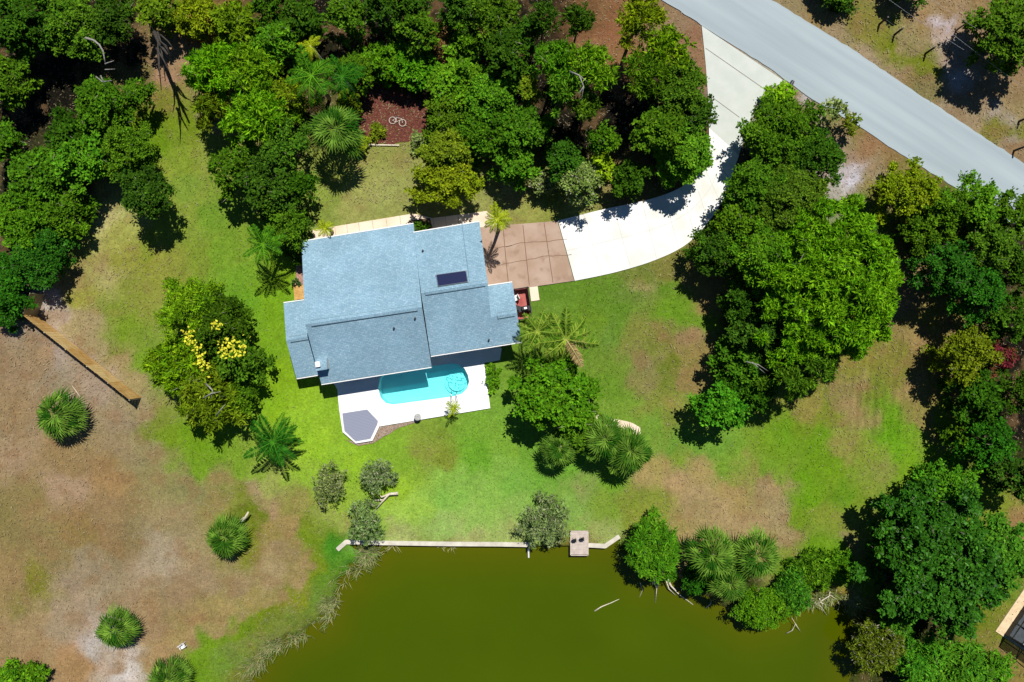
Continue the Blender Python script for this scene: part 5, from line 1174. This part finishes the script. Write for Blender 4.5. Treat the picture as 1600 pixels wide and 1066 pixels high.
# ------------------------------------------------------------------ reeds, straw, litter (uncountable)
def blades(region_fn, n, lmin, lmax, w, up, c1, c2, seed, name, zfun=None, mt=None, local=0.0):
    g = np.random.default_rng(seed); px, py = region_fn(g, n); n = len(px)
    X, Y = (px - 800) / 16, (533 - py) / 16; Z = zfun(px, py) if zfun is not None else np.zeros(n)
    a = g.uniform(0, 6.28, n); l = g.uniform(lmin, lmax, n); upv = np.clip(g.normal(up, .25, n), .02, 2)
    d = norm(np.stack([np.cos(a), np.sin(a), upv], 1)); base = np.stack([X, Y, Z + .01], 1); tip = base + d * l[:, None]; md = base + d * l[:, None] * .5
    s = np.stack([-np.sin(a), np.cos(a), np.zeros(n)], 1) * w; V = np.stack([base, md - s, tip, md + s], 1).reshape(-1, 3)
    t = g.random(n)[:, None]; fc = (np.array(c1) * (1 - t) + np.array(c2) * t) * g.uniform(.7, 1.25, n)[:, None]
    if local: fc = fc * (1 - local) + colour_at(px, py) * g.uniform(.8, 1.35, n)[:, None] * local
    o = link(name, np_mesh(name, V, np.arange(len(V)).reshape(-1, 4), mt or M_LEAF, fcol=fc)); return o
def along(line, wd):
    ln = np.array(line, float); seg = np.hypot(*(ln[1:] - ln[:-1]).T); cum = np.concatenate([[0], np.cumsum(seg)])
    def f(g, n):
        s = g.random(n) * cum[-1]; i = np.clip(np.searchsorted(cum, s) - 1, 0, len(seg) - 1); t = (s - cum[i]) / seg[i]; p = ln[i] + (ln[i + 1] - ln[i]) * t[:, None]
        qx, qy = p[:, 0] + g.normal(0, 1, n) * wd * .55, p[:, 1] + g.normal(0, 1, n) * wd * .55
        k = g.random(n) < np.clip((vnA(qx, qy, 20, 2) - .46) * 6, .04, 1); return qx[k], qy[k]
    return f
reed = blades(along([(600, 858), (575, 868), (548, 885), (530, 905), (518, 935), (505, 962), (480, 985), (440, 1000), (410, 1020), (385, 1050), (370, 1080)], 11), 5600, .5, 1.3, .028, .8, (.40, .35, .18), (.10, .20, .03), 5, "reeds", lambda x, y: np.full(len(x), -.32))
props(reed, "straw-coloured reeds along the pond's left bank", "reeds", kind='stuff')
tuft = blades(along([(595, 852), (615, 852)], 8), 90, .5, 1.1, .03, .5, (.42, .36, .2), (.3, .3, .1), 6, "reed_tuft", lambda x, y: np.full(len(x), -.36)); props(tuft, "reed tufts at the foot of the seawall's left end", "reeds", kind='stuff')
tuft = blades(along([(690, 853), (712, 853)], 6), 70, .3, .8, .025, .4, (.42, .36, .2), (.3, .3, .1), 7, "reed_tuft", lambda x, y: np.full(len(x), -.36)); props(tuft, "dry grass tuft hanging at the middle of the long seawall", "reeds", kind='stuff')
reed = blades(along([(1240, 940), (1265, 945), (1295, 925), (1320, 920), (1338, 950)], 14), 1500, .4, 1.1, .03, .7, (.40, .36, .2), (.16, .26, .05), 8, "bank_grass", lambda x, y: np.full(len(x), -.2)); props(reed, "dry grass on the pond's right bank below the weeds", "grass", kind='stuff')
reed = blades(along([(966, 842), (975, 858), (985, 875)], 8), 500, .3, .8, .03, .7, (.25, .3, .06), (.12, .24, .03), 9, "bank_grass", lambda x, y: np.full(len(x), -.2)); props(reed, "green grass at the right end of the short seawall", "grass", kind='stuff')
no_go = [HOUSEPAD, [(757, 340), (905, 340), (905, 450), (760, 455)], up + lo[::-1], left + right[::-1], POND]
def open_ground(g, n):
    px = g.uniform(-20, 1620, n); py = g.uniform(-20, 1086, n); k = np.ones(n, bool)
    for pl in no_go: k &= signed_dist(px, py, pl) < -3
    return px[k], py[k]
def litter_region(g, n):
    px, py = open_ground(g, n); c = colour_at(px, py); dry = np.clip((c[:, 0] / (c[:, 1] + 1e-4) - .55) * 2.2, 0.03, 1) * (.3 + 1.4 * vnB(px, py, 30, 3) ** 2); k = g.random(len(px)) < dry
    return px[k], py[k]
li = blades(litter_region, 60000, .12, .38, .035, .08, (.50, .42, .28), (.30, .21, .10), 12, "straw_litter", lambda x, y: np.full(len(x), .05), local=.45); props(li, "straw and leaf litter scattered over the dry ground", "litter", kind='stuff')
def grass_region(g, n):
    px, py = open_ground(g, n); c = colour_at(px, py); k = g.random(len(px)) < np.clip(1.4 - c[:, 0] / (c[:, 1] + 1e-4) * 1.0, 0, 1); return px[k], py[k]
gr = blades(grass_region, 60000, .10, .24, .03, .7, (.10, .20, .02), (.22, .32, .04), 13, "grass", lambda x, y: np.full(len(x), .02), local=1.0); props(gr, "short green grass tufts on the lawns", "grass", kind='stuff')
print("objects", len(bpy.data.objects))
